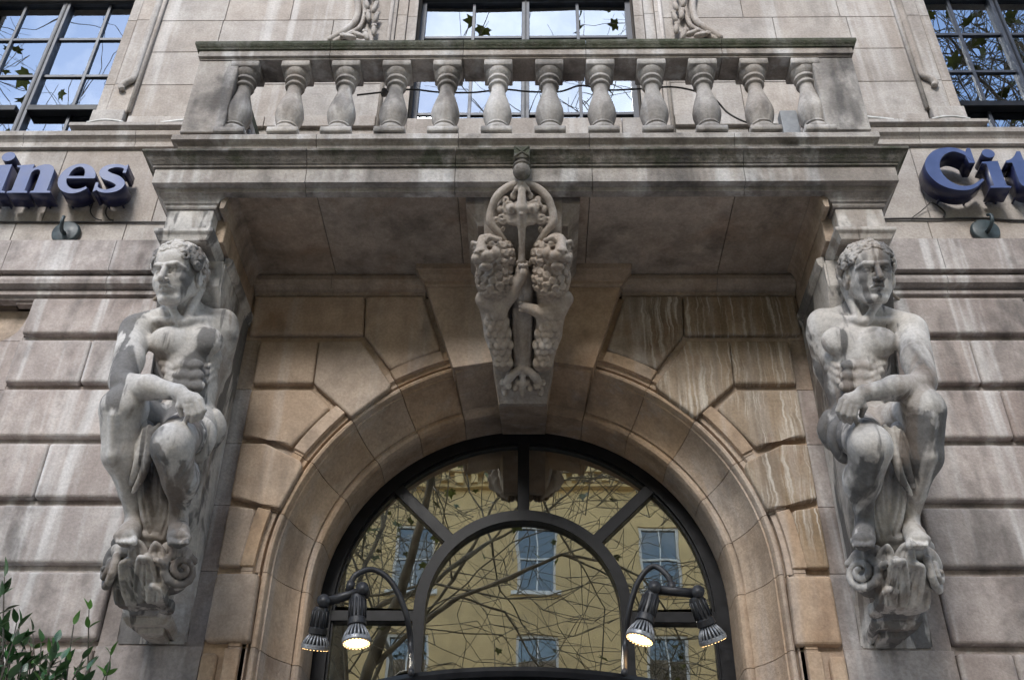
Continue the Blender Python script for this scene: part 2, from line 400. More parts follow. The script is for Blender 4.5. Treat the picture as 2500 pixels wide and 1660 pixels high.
# rusticated courses left and right
for s in (-1, 1):
    for i in range(len(CZ)-1):
        z1, z0 = CZ[i], CZ[i+1]
        far = 3.455 if (i < 12) else 7.2
        sp = [2.41]
        x = 2.41
        cuts = {0: [], 1: [2.95], 2: [], 3: [3.02], 4: [], 5: [], 6: [2.75]}.get(i, [2.9])
        if s > 0: cuts = {0: [], 1: [3.0], 2: [3.1], 3: [3.15], 4: [], 5: [], 6: [2.72]}.get(i, [2.9])
        e = [2.41] + cuts + [far]
        for k in range(len(e)-1):
            a = s*(e[k] + (.0 if k == 0 else .0015)); b = s*(e[k+1] - (.0 if k == len(e)-2 else .0015))
            prism('rusticated_block', rect(a, b, z0+.03, z1-.022), -.055, .06, ST_RUST, B, .026, 4)
        # flat fillet in the groove, and the flat margin of the side window
        box('groove_fillet', s*2.41, s*far, -.004, .055, z0-.021, z0+.029, ST_RUST, B)
        if i < 12:
            mz = rect(s*3.46, s*3.62, z0+.001, z1-.001)
            if i == 0: mz = [(s*3.46, z0+.001), (s*3.61, z0+.001), (s*3.555, z0+.03), (s*3.515, z0+.075), (s*3.49, z0+.14), (s*3.478, z0+.22), (s*3.475, z0+.325), (s*3.60, z0+.325), (s*3.60, z1-.001), (s*3.46, z1-.001)]
            prism('window_margin_stone', mz, 0.0, .06, ST_RUST, B, .002, 1)
        # flat pilaster behind the statue
        prism('pilaster_stone', rect(s*1.80, s*2.405, z0+.0015, z1-.0015), -.012 if i < 6 else -.03, .06, ST_RUST if i >= 2 else ST_ARCH, B, .002, 1)
    box('window_lintel', s*3.40, s*5.1, .10, .5, 5.60, 6.02, ST_SOFF, B)
    box('rusticated_block', s*5.1, s*7.2, -.05, .05, 0, 6.03, ST_RUST, B, .02)
    # dark recessed side window of the lower storey
    wn = box('lower_window', s*3.62, s*5.1, .5, .56, 1.2, 5.9, plain('brown_window_frame', (.05, .022, .015), .5), B)

# spandrel stones round the arch (left shape, mirrored)
SP = [
 ('spandrel_block', [(-1.885, 6.04), (-1.112, 6.04), (-1.092, 5.708), (-1.885, 5.708)], 0),
 ('voussoir_block', [(-1.108, 6.04), (-.705, 6.04), (-.558, 5.585), (-.885, 5.42), (-1.088, 5.708)], 0),
 ('spandrel_block', [(-1.795, 5.655), (-1.393, 5.655), (-1.388, 5.308), (-1.795, 5.308)], 1),
 ('voussoir_block', [(-1.390, 5.655), (-1.105, 5.655), (-.868, 5.30), (-.884, 5.265), (-1.11, 5.052), (-1.384, 5.308)], 1),
 ('voussoir_block', [(-1.795, 5.262), (-1.395, 5.262), (-1.25, 5.12), (-1.475, 4.828), (-1.615, 4.905), (-1.795, 4.905)], 2),
 ('voussoir_block', [(-1.795, 4.857), (-1.635, 4.857), (-1.392, 4.73), (-1.38, 4.69), (-1.483, 4.40), (-1.60, 4.43), (-1.795, 4.478)], 3),
 ('voussoir_block', [(-1.795, 4.42), (-1.64, 4.40), (-1.628, 4.37), (-1.664, 4.03), (-1.795, 4.03)], 4),
 ('voussoir_block', [(-1.795, 3.985), (-1.545, 3.985), (-1.535, 3.575), (-1.795, 3.575)], 5),
 ('voussoir_block', [(-1.795, 3.515), (-1.705, 3.515), (-1.705, 3.12), (-1.795, 3.12)], 6),
 ('voussoir_block', [(-1.795, 3.07), (-1.545, 3.07), (-1.545, 2.67), (-1.795, 2.67)], 7),
]
for nm, poly, lv in SP:
    for s in (-1, 1):
        pp = [(x if s < 0 else -x, z) for x, z in poly]
        if s > 0: pp = pp[::-1]
        mt = ST_ARCH if (s < 0 or lv > 4) else ST_DRIP
        prism(nm, pp, -.055, .06, mt, B, .028, 4)
# flat backing seen in the grooves between those stones
bk = []
for s in (-1, 1):
    V = []; F = []
    A = [(-s*0, 0)]
back = []
for t in np.linspace(0, math.pi, 49):
    x, z = -1.60*math.cos(t), ZS + 1.60*math.sin(t)
    th = math.atan2(z-ZS, x); k = min(1.80/max(abs(math.cos(th)), 1e-6), (6.045-ZS)/max(abs(math.sin(th)), 1e-6))
    back.append(((x, z), (k*math.cos(th), ZS + k*math.sin(th))))
def back_piece(i0, i1, nm='groove_fillet'):
    P = [back[i][0] for i in range(i0, i1+1)] + [back[i][1] for i in range(i1, i0-1, -1)]
    prism(nm, P, -.008, .055, ST_ARCH, B, 0)
for a, b in ((0, 8), (8, 16), (16, 21), (27, 32), (32, 40), (40, 48)): back_piece(a, b)
for s in (-1, 1): box('groove_fillet', s*1.56, s*1.80, -.008, .055, 0, ZS-.001, ST_ARCH, B)
for s in (-1, 1): box('groove_fillet', s*1.80, s*1.885, -.006, .055, 5.685, 6.045, ST_ARCH, B)

# arch ring: each stone swept from one profile (radius, depth)
PR_RING = [(1.655, -.032), (1.588, -.032), (1.582, -.008), (1.552, -.008), (1.548, .028), (1.540, .028), (1.538, .004), (1.530, -.012), (1.518, -.018), (1.505, -.012), (1.497, .004), (1.494, .034), (1.484, .036),
           (1.478, .07), (1.462, .12), (1.437, .175), (1.402, .23), (1.366, .272), (1.358, .276), (1.368, .292), (1.360, .298), (1.348, .292), (1.332, .292), (1.316, .302), (1.306, .322), (1.302, .35), (1.302, .62)]
PR_BACK = [(1.655, .62)]
def ring_stone(name, a0, a1, prof, mat, gap=.0022, straight=None, n=6):
    P = prof + PR_BACK; k = len(P); V = []; F = []
    if straight:
        s, z0, z1 = straight
        for z in (z0+.002, z1-.002):
            for r_, y in P: V.append((s*r_, y, z))
        m = 2
    else:
        g = gap/1.45
        for t in np.linspace(a0+g, a1-g, n+1):
            for r_, y in P: V.append((r_*math.cos(t), y, ZS + r_*math.sin(t)))
        m = n+1
    bm = bmesh.new(); vs = [bm.verts.new(v) for v in V]
    for i in range(m-1):
        for q in range(k):
            r_ = (q+1) % k; bm.faces.new([vs[i*k+q], vs[(i+1)*k+q], vs[(i+1)*k+r_], vs[i*k+r_]])
    bm.faces.new(vs[:k]); bm.faces.new(vs[(m-1)*k:][::-1])
    o = bmobj(name, bm, mat, B)
    me = o.data; me.polygons.foreach_set('use_smooth', np.ones(len(me.polygons), bool)); me.set_sharp_from_angle(angle=R(27))
    return o
for i in range(5):
    a0, a1 = R(14.4*i), R(14.4*(i+1))
    ring_stone('arch_stone', a0, a1, PR_RING, ST_ARCH); ring_stone('arch_stone', math.pi-a1, math.pi-a0, PR_RING, ST_ARCH)
for s in (-1, 1):
    for z1, z0 in ((ZS, 3.555), (3.555, 3.1), (3.1, 2.2), (2.2, 1.1), (1.1, 0)):
        ring_stone('jamb_stone', 0, 0, PR_RING, ST_ARCH, straight=(s, z0, z1))
# raised fascia between the short blocks and the ring
def fascia(a0, a1):
    n = 6; r0, r1 = 1.583, 1.668
    P = [(r0*math.cos(t), ZS+r0*math.sin(t)) for t in np.linspace(a0, a1, n)] + [(r1*math.cos(t), ZS+r1*math.sin(t)) for t in np.linspace(a1, a0, n)]
    prism('arch_fascia_stone', P, -.045, .06, ST_ARCH, B, .005, 1)
for a0, a1 in ((57.8, 70.5), (29.5, 43.2), (1, 14.2)):
    fascia(R(a0), R(a1)); fascia(R(180-a1), R(180-a0))
for s in (-1, 1): prism('arch_fascia_stone', rect(s*1.583, s*1.668, 3.11, 3.54), -.045, .06, ST_ARCH, B, .005, 1)
# keystone: two plain cheeks and the middle that carries the lion bracket
PR_KEY = [(1.49, -.085), (1.435, -.085), (1.43, -.055), (1.42, -.035), (1.40, .05), (1.37, .16), (1.345, .25), (1.352, .262), (1.338, .27), (1.318, .285), (1.302, .315), (1.298, .62)]
for a0, a1 in ((72, 83.2), (96.8, 108)): ring_stone('keystone_cheek', R(a0), R(a1), PR_KEY, ST_ARCH)
for s in (-1, 1):
    pp = [(s*.205, 5.435), (s*.46, 5.385), (s*.672, 6.06), (s*.672, 6.06+.005), (s*.30, 6.065)]
    if s > 0: pp = pp[::1]
    prism('keystone_cheek', [(s*.17, 5.44), (s*.462, 5.388), (s*.672, 6.062), (s*.17, 6.062)], -.12, .06, ST_ARCH, B, .006, 2)
bm = bmesh.new()
Vc = [(-.212, -.10, 5.50), (.212, -.10, 5.50), (.158, -.02, 5.165), (-.158, -.02, 5.165), (-.212, .62, 5.50), (.212, .62, 5.50), (.15, .62, 5.297), (-.15, .62, 5.297)]
vs = [bm.verts.new(v) for v in Vc]
for f in ((0,1,2,3),(5,4,7,6),(3,2,6,7),(0,3,7,4),(1,5,6,2),(4,5,1,0)): bm.faces.new([vs[i] for i in f])
bmobj('keystone_middle', bm, ST_ARCH, B)
keycap = [(-.1, 6.062), (.0, 6.062), (.012, 6.075), (.012, 6.10), (.03, 6.11), (.05, 6.13), (.06, 6.16), (.075, 6.165), (.075, 6.207), (-.1, 6.207)]
sweep('keystone_cap', [(-.675, 0), (-.675, -.125), (.675, -.125), (.675, 0)], keycap, ST_ARCH, B)
# bed mould where the wall meets the balcony soffit
bed = [(-.05, 6.03), (.02, 6.03), (.02, 6.055), (.03, 6.06), (.03, 6.085), (.06, 6.09), (.095, 6.11), (.11, 6.14), (.105, 6.175), (.08, 6.20), (.08, 6.207), (-.05, 6.207)]
for s in (-1, 1):
    for a, b in ((.69, 1.35), (1.35, 1.9)):
        sweep('bed_mould_stone', [(min(s*a, s*b)+.0015, 0), (max(s*a, s*b)-.0015, 0)], bed, ST_SOFF, B)

# upper windows
def window(name, x0, x1, zs, xb, yf, thick, sash=None):
    """steel window: outer frame, bars, one pane per light"""
    fr = []
    zb, zt = zs[0], zs[-1]
    fw = .045
    fr += [(x0, x0+fw, yf, yf+.08, zb, zt), (x1-fw, x1, yf, yf+.08, zb, zt), (x0+fw, x1-fw, yf, yf+.08, zb, zb+fw), (x0+fw, x1-fw, yf, yf+.08, zt-fw, zt)]
    f = boxes('window', fr, BAR, B)
    edges_x = [x0+fw] + [x for x, _ in xb] + [x1-fw]
    for x, hw in xb:
        box('mullion' if hw > .02 else 'glazing_bar', x-hw, x+hw, yf-(.012 if hw > .02 else -.012), yf+.07, zb+fw, zt-fw, BAR, f, .004 if hw > .02 else .002, 1)
        if hw > .02: box('mullion_seam', x-.007, x+.007, yf-.02, yf-.0125, zb+fw, zt-fw, IRON, f)
    for z in zs[1:-1]:
        hz = .014
        ex = [x0+fw] + [v for x, hw in xb for v in (x-hw, x+hw)] + [x1-fw]
        for i in range(0, len(ex), 2): box('glazing_bar', ex[i]+.0005, ex[i+1]-.0005, yf+.014, yf+.066, z-hz, z+hz, BAR, f)
    for i in range(len(edges_x)-1):
        for j in range(len(zs)-1):
            a0 = edges_x[i] + (xb[i-1][1] if i > 0 else 0); a1 = edges_x[i+1] - (xb[i][1] if i < len(xb) else 0)
            b0 = zs[j] + (.014 if j > 0 else fw); b1 = zs[j+1] - (.014 if j < len(zs)-2 else fw)
            p = box('pane', -(a1-a0)/2, (a1-a0)/2, -.003, .003, -(b1-b0)/2, (b1-b0)/2, GLASS, f)
            p.location = ((a0+a1)/2, yf+.035, (b0+b1)/2)
            p.rotation_euler = (R(random.gauss(0, .35)), 0, R(random.gauss(0, .35)))
    if sash:
        for x0_, x1_ in sash: box('sash_rail', x0_, x1_, yf-.05, yf+.03, 8.185, 8.25, IRON, f, .004, 1)
    return f
for s in (-1, 1):
    a, b = (-WIN_X1, -WIN_X0) if s < 0 else (WIN_X0, WIN_X1)
    c = s*WIN_C
    window('window', a, b, [7.72, 8.217, 8.69, 9.188, 9.72], [(c-.395, .014), (c, .038), (c+.395, .014)], .2, 0, [(a+.03, c-.05), (c+.05, b-.03)])
    # stone reveals, sill and head
    for e in (a, b):
        d = -.0 if e == a else .0
        box('window_reveal', (e-.18) if e == a else e, e if e == a else e+.18, .001, .5, 7.79, 9.9, ST_WALL, B)
    box('window_sill', a, b, -.03, .5, 7.66, 7.72, ST_WALL, B, .006)
    box('window_head', a, b, .1, .5, 9.72, 9.9, ST_WALL, B)
    for side in (-1, 1):
        # architrave flats with a groove, then the rounded mould that ends in a small scroll
        e = c + side*(WIN_X1-WIN_X0)/2
        j = [7.97, 8.315, 9.158, 10.0]
        for k in range(3):
            prism('architrave_stone', rect(e+side*.001, e+side*.085, j[k]+.001, j[k+1]-.001), -.004, .06, ST_WALL, B, .004, 1)
            prism('architrave_stone', rect(e+side*.09, e+side*.285, j[k]+.001, j[k+1]-.001), -.012, .06, ST_WALL, B, .004, 1)
        prism('architrave_base', rect(e-side*.0, e+side*.265, 7.78, 7.968), -.045, .06, ST_WALL, B, .008, 2)
        X = lambda q: e + side*q
        pth = smooth_path([(X(.245), -.03, 10.2), (X(.245), -.03, 9.3), (X(.245), -.03, 8.55), (X(.245), -.03, 8.40), (X(.235), -.034, 8.34), (X(.19), -.036, 8.30), (X(.165), -.036, 8.255), (X(.18), -.036, 8.215)], 6)
        tube('architrave_mould', pth, np.linspace(.033, .027, len(pth)), ST_WALL, B, 10)
        pth2 = [(X(.285), -.018, 10.2), (X(.285), -.018, 7.97)]
        tube('architrave_mould', pth2, .02, ST_WALL, B, 8)
# centre window with its architrave
window('window', -.95, .95, [7.45, 8.15, 8.65, 9.145, 9.66], [(-.47, .014), (0, .035), (.47, .014)], .17, 0)
for s in (-1, 1):
    box('window_reveal', s*.951, s*1.0, .001, .5, 7.45, 9.9, ST_WALL, B)
    for k, (a, b, y) in enumerate(((.951, 1.035, -.01), (1.039, 1.125, -.03), (1.129, 1.195, -.05))):
        zz = [7.45, 8.5, 9.18, 10.0]
        for q in range(3): prism('architrave_stone', rect(s*a, s*b, zz[q]+.001, zz[q+1]-.001), y, .06, ST_WALL, B, .006, 2)
    tube('architrave_mould', [(s*1.175, -.055, 7.5), (s*1.175, -.055, 10)], .018, ST_WALL, B, 8)
box('window_head', -.95, .95, .1, .5, 9.66, 9.9, ST_WALL, B)

# ------------------------------------------------------------------ fanlight over the entrance
FL = thing('fanlight_window', 'black metal fanlight with radiating bars filling the stone arch', 'window')
def ring_band(name, r0, r1, y0, y1, a0, a1, mat, parent, zend=None, n=48):
    bm = bmesh.new(); pts = []
    T = list(np.linspace(a0, a1, n+1)); rows = []
    if zend is not None: rows.append([(s_r, zend) for s_r in (r0, r1)] + ['r'])
    prof = [(r0, y0), (r1, y0), (r1, y1), (r0, y1)]
    secs = []
    if zend is not None: secs.append([(r_, y, zend) for r_, y in prof])
    for t in T: secs.append([(r_*math.cos(t), y, ZS+r_*math.sin(t)) for r_, y in prof])
    if zend is not None: secs.append([(-r_, y, zend) for r_, y in prof])
    vs = [[bm.verts.new(v) for v in s] for s in secs]
    for i in range(len(vs)-1):
        for q in range(4): bm.faces.new([vs[i][q], vs[i+1][q], vs[i+1][(q+1) % 4], vs[i][(q+1) % 4]])
    bm.faces.new(vs[0]); bm.faces.new(vs[-1][::-1])
    return bmobj(name, bm, mat, parent)
YF = .60
ring_band('outer_frame', 1.215, 1.30, YF-.03, YF+.07, 0, math.pi, IRON, FL, 1.0)
ring_band('outer_bead', 1.20, 1.216, YF-.008, YF+.05, 0, math.pi, IRON, FL, 1.0)
ring_band('inner_frame', .62, .694, YF-.035, YF+.07, 0, math.pi, IRON, FL, 1.0)
for a in (45, 90, 135):
    t = R(a); d = np.array([math.cos(t), math.sin(t)]); n_ = np.array([-d[1], d[0]])
    q = [d*.69 + n_*.04, d*.69 - n_*.04, d*1.222 - n_*.04, d*1.222 + n_*.04]
    prism('radial_bar', [(p[0], ZS+p[1]) for p in q], YF-.025, YF+.06, IRON, FL, .004, 1)
for s in (-1, 1): box('transom_bar', s*.69, s*1.222, YF-.025, YF+.06, ZS-.075, ZS-.003, IRON, FL, .004, 1)
def pane_poly(name, P, y=YF+.02):
    bm = bmesh.new()
    f = bm.faces.new([bm.verts.new((x, y, z)) for x, z in P]); e = bmesh.ops.extrude_face_region(bm, geom=[f])
    bmesh.ops.translate(bm, vec=(0, .008, 0), verts=[v for v in e['geom'] if isinstance(v, bmesh.types.BMVert)])
    return bmobj(name, bm, GLASS_F, FL)
def sector(a0, a1, r0, r1, n=10):
    return [(r0*math.cos(t), ZS+r0*math.sin(t)) for t in np.linspace(a0, a1, n)] + [(r1*math.cos(t), ZS+r1*math.sin(t)) for t in np.linspace(a1, a0, n)]
for a0, a1 in ((0, 45), (45, 90), (90, 135), (135, 180)): pane_poly('pane', sector(R(a0)+.03, R(a1)-.03, .68, 1.23))
pane_poly('pane', [(.63*math.cos(t), ZS+.63*math.sin(t)) for t in np.linspace(0, math.pi, 24)] + [(-.63, 2.9), (.63, 2.9)])
for s in (-1, 1): pane_poly('pane', [(s*.685, 2.9), (s*1.225, 2.9), (s*1.225, ZS-.07), (s*.685, ZS-.07)])
# entrance drum of the revolving door under the fanlight
D_ = thing('entrance_drum', 'curved dark metal roof rim of the entrance door below the fanlight', 'canopy')
zc = 3.225
def drum(name, prof, mat, n=56):
    V = []; F = []; k = len(prof)
    for i in range(n+1):
        t = math.pi + math.pi*i/n
        for r_, z in prof: V.append((r_*math.cos(t), .58 + r_*math.sin(t), z))
    for i in range(n):
        for q in range(k): F.append((i*k+q, i*k+(q+1) % k, (i+1)*k+(q+1) % k, (i+1)*k+q))
    F.append(tuple(range(k))); F.append(tuple(range(n*k, n*k+k))[::-1])
    bm = bmesh.new(); vs = [bm.verts.new(v) for v in V]
    for f in F: bm.faces.new([vs[i] for i in f])
    return bmobj(name, bm, mat, D_)
drum('rim', [(1.20, zc-.32), (1.27, zc-.32), (1.27, zc-.05), (1.30, zc-.045), (1.31, zc-.02), (1.31, zc), (1.20, zc)], IRON)
drum('roof', [(.0, zc-.05), (1.199, zc-.05), (1.199, zc-.02), (.0, zc+.0)], IRON)
drum('glass_screen', [(1.235, .05), (1.255, .05), (1.255, zc-.32), (1.235, zc-.32)], GLASS_F)
drum('floor_ring', [(1.20, .0), (1.29, .0), (1.29, .05), (1.20, .05)], IRON)
# lobby behind the fanlight
LB = struct(boxes('lobby_room', [(-4, 4, .8, 8.8, 5.42, 5.5), (-4, -3.9, .8, 8.8, 0, 5.42), (3.9, 4, .8, 8.8, 0, 5.42), (-3.9, 3.9, 8.7, 8.8, 0, 5.42), (-3.9, 3.9, .8, 8.7, -.02, .0)], plain('lobby_cream_plaster', (.55, .47, .33), .8, nscale=4)))
PL = thing('pendant_lamp', 'ceiling rose and three rods of a lobby lamp seen through the fanlight', 'pendant lamp')
pc = atz(1222, 1405, 5.40)
V, F = lathe_data([(.0, 0), (.2, 0), (.27, -.03), (.28, -.06), (.22, -.1), (.1, -.13), (.0, -.14)][1:-1], 24, pc)
mesh('ceiling_rose', V, F, plain('dark_bronze', (.03, .022, .015), .5), PL, True)
for k in range(3):
    a = R(90 + 120*k); tube('rod', [pc + np.array([.15*math.cos(a), .15*math.sin(a), -.1]), pc + np.array([1.0*math.cos(a), 1.0*math.sin(a), -2.0])], .016, IRON, PL, 6)
V, F = lathe_data([(.9, 0), (1.1, 0), (1.1, -.2), (.9, -.2)], 32, pc + np.array([0, 0, -2.0])); mesh('lamp_ring', V, F, IRON, PL)

# ------------------------------------------------------------------ balcony
BA = thing('balcony', 'weathered stone balcony with balustrade and mossy cornice over the entrance', 'balcony')
XJ = [-1.38, -.43, .44, 1.40]
def u_pieces(name, xf, yf, prof, mat, ywall=-.0, g=.002):
    xs = [-xf] + XJ + [xf]
    for i in range(5):
        if i == 0: p = [(-xf, ywall), (-xf, yf), (xs[1]-g, yf)]
        elif i == 4: p = [(xs[4]+g, yf), (xf, yf), (xf, ywall)]
        else: p = [(xs[i]+g, yf), (xs[i+1]-g, yf)]
        sweep(name, p, prof, mat, BA)
corn = [(-.30, 6.3105), (-.30, 6.235), (-.075, 6.235), (-.075, 6.152), (-.022, 6.152), (-.018, 6.184), (.03, 6.187), (.03, 6.308), (.0, 6.3105)]
cyma = [(-.30, 6.311), (.045, 6.311), (.045, 6.326), (.053, 6.329), (.06, 6.338), (.072, 6.352), (.082, 6.368), (.097, 6.384), (.112, 6.39), (.112, 6.408), (.10, 6.414), (-.05, 6.447), (-.30, 6.447)]
u_pieces('cornice_stone', 2.325, -1.0, corn, ST_BALC); u_pieces('cornice_cap_stone', 2.325, -1.0, cyma, ST_CORN)
plin = [(-.25, 6.44), (.0, 6.44), (.0, 6.62), (.006, 6.645), (.022, 6.662), (.045, 6.668), (.045, 6.71), (.038, 6.72), (-.25, 6.73)]
u_pieces('plinth_stone', 2.31, -.90, plin, ST_BALC)
rail = [(-.21, 7.462), (.0, 7.462), (.0, 7.478), (.018, 7.481), (.018, 7.538), (-.21, 7.539)]
rcap = [(-.21, 7.5395), (.03, 7.5395), (.034, 7.55), (.043, 7.562), (.05, 7.578), (.05, 7.604), (.02, 7.618), (-.10, 7.63), (-.21, 7.618)]
u_pieces('rail_stone', 2.30, -.955, rail, ST_BALC); u_pieces('rail_cap_stone', 2.30, -.955, rcap, ST_MOSS)
# soffit and floor slab
boxes('floor_slab', [(-2.05, 2.05, -.72, .0, 6.28, 6.43)], ST_BALC, BA)
sxs = [-2.25] + [-1.33, -.42, .43, 1.36] + [2.25]
for i in range(5):
    prism('soffit_panel', rect(sxs[i]+.0025, sxs[i+1]-.0025, -.93, -.0), 0, 1, ST_SOFF, BA, 0) if False else box('soffit_panel', sxs[i]+.0025, sxs[i+1]-.0025, -.926, -.002, 6.208, 6.275, ST_SOFF, BA)
    box('soffit_panel', sxs[i]+.0025, sxs[i+1]-.0025, -.99, -.72, 6.20, 6.275, ST_SOFF, BA) if False else None
box('soffit_core', -2.2, 2.2, -.95, -.0, 6.277, 6.279, ST_MORT, BA)
# balusters
def baluster_mesh():
    H = .732; P = [(.060, .045), (.088, .05), (.094, .062), (.094, .082), (.088, .095), (.073, .10), (.068, .112), (.071, .122), (.078, .126), (.078, .138), (.07, .144),
                   (.078, .165), (.089, .20), (.097, .235), (.099, .265), (.095, .30), (.085, .345), (.072, .395), (.060, .44), (.052, .48), (.049, .51), (.052, .53), (.066, .535), (.070, .545), (.066, .555),
                   (.057, .56), (.055, .575), (.06, .585), (.075, .59), (.078, .60), (.075, .61), (.068, .615), (.082, .63), (.092, .65), (.095, .668), (.09, .672), (.06, .673)]
    V, F = lathe_data(P, 26); n0 = len(V)
    bm = bmesh.new(); vs = [bm.verts.new(v) for v in V]
    for f in F: bm.faces.new([vs[i] for i in f]).smooth = True
    b2 = bmesh.new(); bm_box(b2, -.105, .105, -.105, .105, 0, .049); bm_box(b2, -.1, .1, -.1, .1, .672, H-.001)
    bmesh.ops.bevel(b2, geom=b2.edges[:], offset=.006, segments=1, affect='EDGES')
    me2 = bpy.data.meshes.new('t'); b2.to_mesh(me2); b2.free(); bm.from_mesh(me2); bpy.data.meshes.remove(me2)
    bmesh.ops.recalc_face_normals(bm, faces=bm.faces[:])
    me = bpy.data.meshes.new('baluster'); bm.to_mesh(me); bm.free(); me.materials.append(ST_BALU); me.set_sharp_from_angle(angle=R(50)); return me
bmesh_ = baluster_mesh()
for i in range(12):
    o = link(bpy.data.objects.new('baluster', bmesh_), BA); o.location = (-1.98 + .36*i, -.852, 6.73); o.rotation_euler = (0, 0, R(90*(i % 4)))
for s in (-1, 1):
    for y in (-.48, -.2):
        o = link(bpy.data.objects.new('baluster', bmesh_), BA); o.location = (s*2.19, y, 6.73)
    prism('end_post', rect(s*2.022, s*2.31, 6.731, 7.461), -.948, -.70, ST_BALU, BA, .006, 1)
    box('end_post', s*2.10, s*2.30, -.10, -.002, 6.732, 7.461, ST_BALU, BA, .005, 1)

# ------------------------------------------------------------------ SDF sculpting
def fib(n, seed=0):
    i = np.arange(n)+.5; z = 1-2*i/n; t = math.pi*(1+5**.5)*i + seed; r_ = np.sqrt(1-z*z)
    return np.stack([r_*np.cos(t), r_*np.sin(t), z], 1)
class Scaled:
    """the same tools with every size multiplied by f"""
    def __init__(s, S, f): s.S, s.f = S, f
    def ell(s, c, r, k=.02, op='u', A=None): s.S.ell(c, np.array(r)*s.f, k*s.f, op, A)
    def cone(s, a, b, ra, rb, k=.02, op='u'): s.S.cone(a, b, ra*s.f, rb*s.f, k*s.f, op)
    def chain(s, pts, r, k=.01, op='u', n=0): s.S.chain(pts, list(np.array(r)*s.f) if np.ndim(r) else r*s.f, k*s.f, op, n)
    def curl(s, c, nrm, r, t, turns=1.4, k=.006, hand=1, steps=12): s.S.curl(c, nrm, r*s.f, t*s.f, turns, k*s.f, hand, steps)
class Sculpt:
    def __init__(s, lo, hi, h):
        s.lo = np.array(lo, float); s.h = h; s.n = np.ceil((np.array(hi)-s.lo)/h).astype(int)+1
        s.ax = [(s.lo[i]+h*np.arange(s.n[i])).astype(np.float32) for i in range(3)]
        s.d = np.full(s.n, .5, np.float32)
    def _apply(s, fn, lo, hi, k, op):
        m = k + 3*s.h
        i0 = np.clip(np.floor((np.array(lo)-m-s.lo)/s.h).astype(int), 0, s.n); i1 = np.clip(np.ceil((np.array(hi)+m-s.lo)/s.h).astype(int)+1, 0, s.n)
        if np.any(i1 <= i0): return
        x, y, z = (s.ax[q][i0[q]:i1[q]] for q in range(3))
        e = fn(x[:, None, None], y[None, :, None], z[None, None, :])
        sl_ = s.d[i0[0]:i1[0], i0[1]:i1[1], i0[2]:i1[2]]
        if op == 'u':
            if k > 0:
                t = np.clip(.5+.5*(e-sl_)/k, 0, 1); r_ = e*(1-t)+sl_*t-k*t*(1-t)
            else: r_ = np.minimum(e, sl_)
        else:
            e = -e
            if k > 0:
                t = np.clip(.5-.5*(e-sl_)/k, 0, 1); r_ = e*(1-t)+sl_*t+k*t*(1-t)
            else: r_ = np.maximum(e, sl_)
        s.d[i0[0]:i1[0], i0[1]:i1[1], i0[2]:i1[2]] = r_
    def cone(s, a, b, ra, rb, k=.02, op='u'):
        a = np.array(a, float); b = np.array(b, float); ba = b-a; L = float(ba.dot(ba))+1e-12; rm = max(ra, rb)
        def fn(x, y, z):
            px, py, pz = x-a[0], y-a[1], z-a[2]
            t = np.clip((px*ba[0]+py*ba[1]+pz*ba[2])/L, 0, 1)
            return np.sqrt((px-t*ba[0])**2+(py-t*ba[1])**2+(pz-t*ba[2])**2) - (ra+(rb-ra)*t)
        s._apply(fn, np.minimum(a, b)-rm, np.maximum(a, b)+rm, k, op)
    def chain(s, pts, r, k=.01, op='u', n=0):
        P = smooth_path(pts, n) if n else np.array(pts, float); r = np.interp(np.linspace(0, 1, len(P)), np.linspace(0, 1, len(np.atleast_1d(r))), np.atleast_1d(r)) if np.ndim(r) else np.full(len(P), r)
        for i in range(len(P)-1): s.cone(P[i], P[i+1], r[i], r[i+1], k, op)
    def ell(s, c, r, k=.02, op='u', A=None):
        c = np.array(c, float); r = np.array(r, float); A = np.eye(3) if A is None else np.array(A, float); rm = r.max()   # rows of A: axes
        ext = np.sqrt(((A*r[:, None])**2).sum(0))
        def fn(x, y, z):
            px, py, pz = x-c[0], y-c[1], z-c[2]
            q = [A[i][0]*px+A[i][1]*py+A[i][2]*pz for i in range(3)]
            k0 = np.sqrt(sum((q[i]/r[i])**2 for i in range(3))); k1 = np.sqrt(sum((q[i]/r[i]**2)**2 for i in range(3)))+1e-9
            return k0*(k0-1)/k1
        s._apply(fn, c-ext, c+ext, k, op)
    def curl(s, c, nrm, r, t, turns=1.4, k=.006, hand=1, steps=12):
        """spiral curl lying on a surface of normal nrm"""
        nrm = np.array(nrm, float); nrm /= np.linalg.norm(nrm); a = np.cross(nrm, [0.3, .2, 1]); a /= np.linalg.norm(a); b = np.cross(nrm, a)*hand
        ph = random.uniform(0, 6.28); pts = []
        for i in range(steps+1):
            u = i/steps; th = ph+turns*2*math.pi*u; q = r*(1-.8*u)
            pts.append(np.array(c)+a*q*math.cos(th)+b*q*math.sin(th)+nrm*(t*.9*u))
        s.chain(pts, [t, t*.8], k)
    def clip_below(s, z): s.d = np.maximum(s.d, (z - s.ax[2])[None, None, :])
    def mesh_data(s):
        d = s.d; sg = d < 0
        c = np.zeros(s.n-1, np.int8)
        for i in (0, 1):
            for j in (0, 1):
                for k in (0, 1): c += sg[i:s.n[0]-1+i, j:s.n[1]-1+j, k:s.n[2]-1+k]
        act = np.argwhere((c > 0) & (c < 8)); idx = -np.ones(s.n-1, np.int32); idx[tuple(act.T)] = np.arange(len(act))
        acc = np.zeros((len(act), 3)); cnt = np.zeros(len(act))
        C8 = [(i, j, k) for i in (0, 1) for j in (0, 1) for k in (0, 1)]
        val = {q: d[act[:, 0]+q[0], act[:, 1]+q[1], act[:, 2]+q[2]] for q in C8}
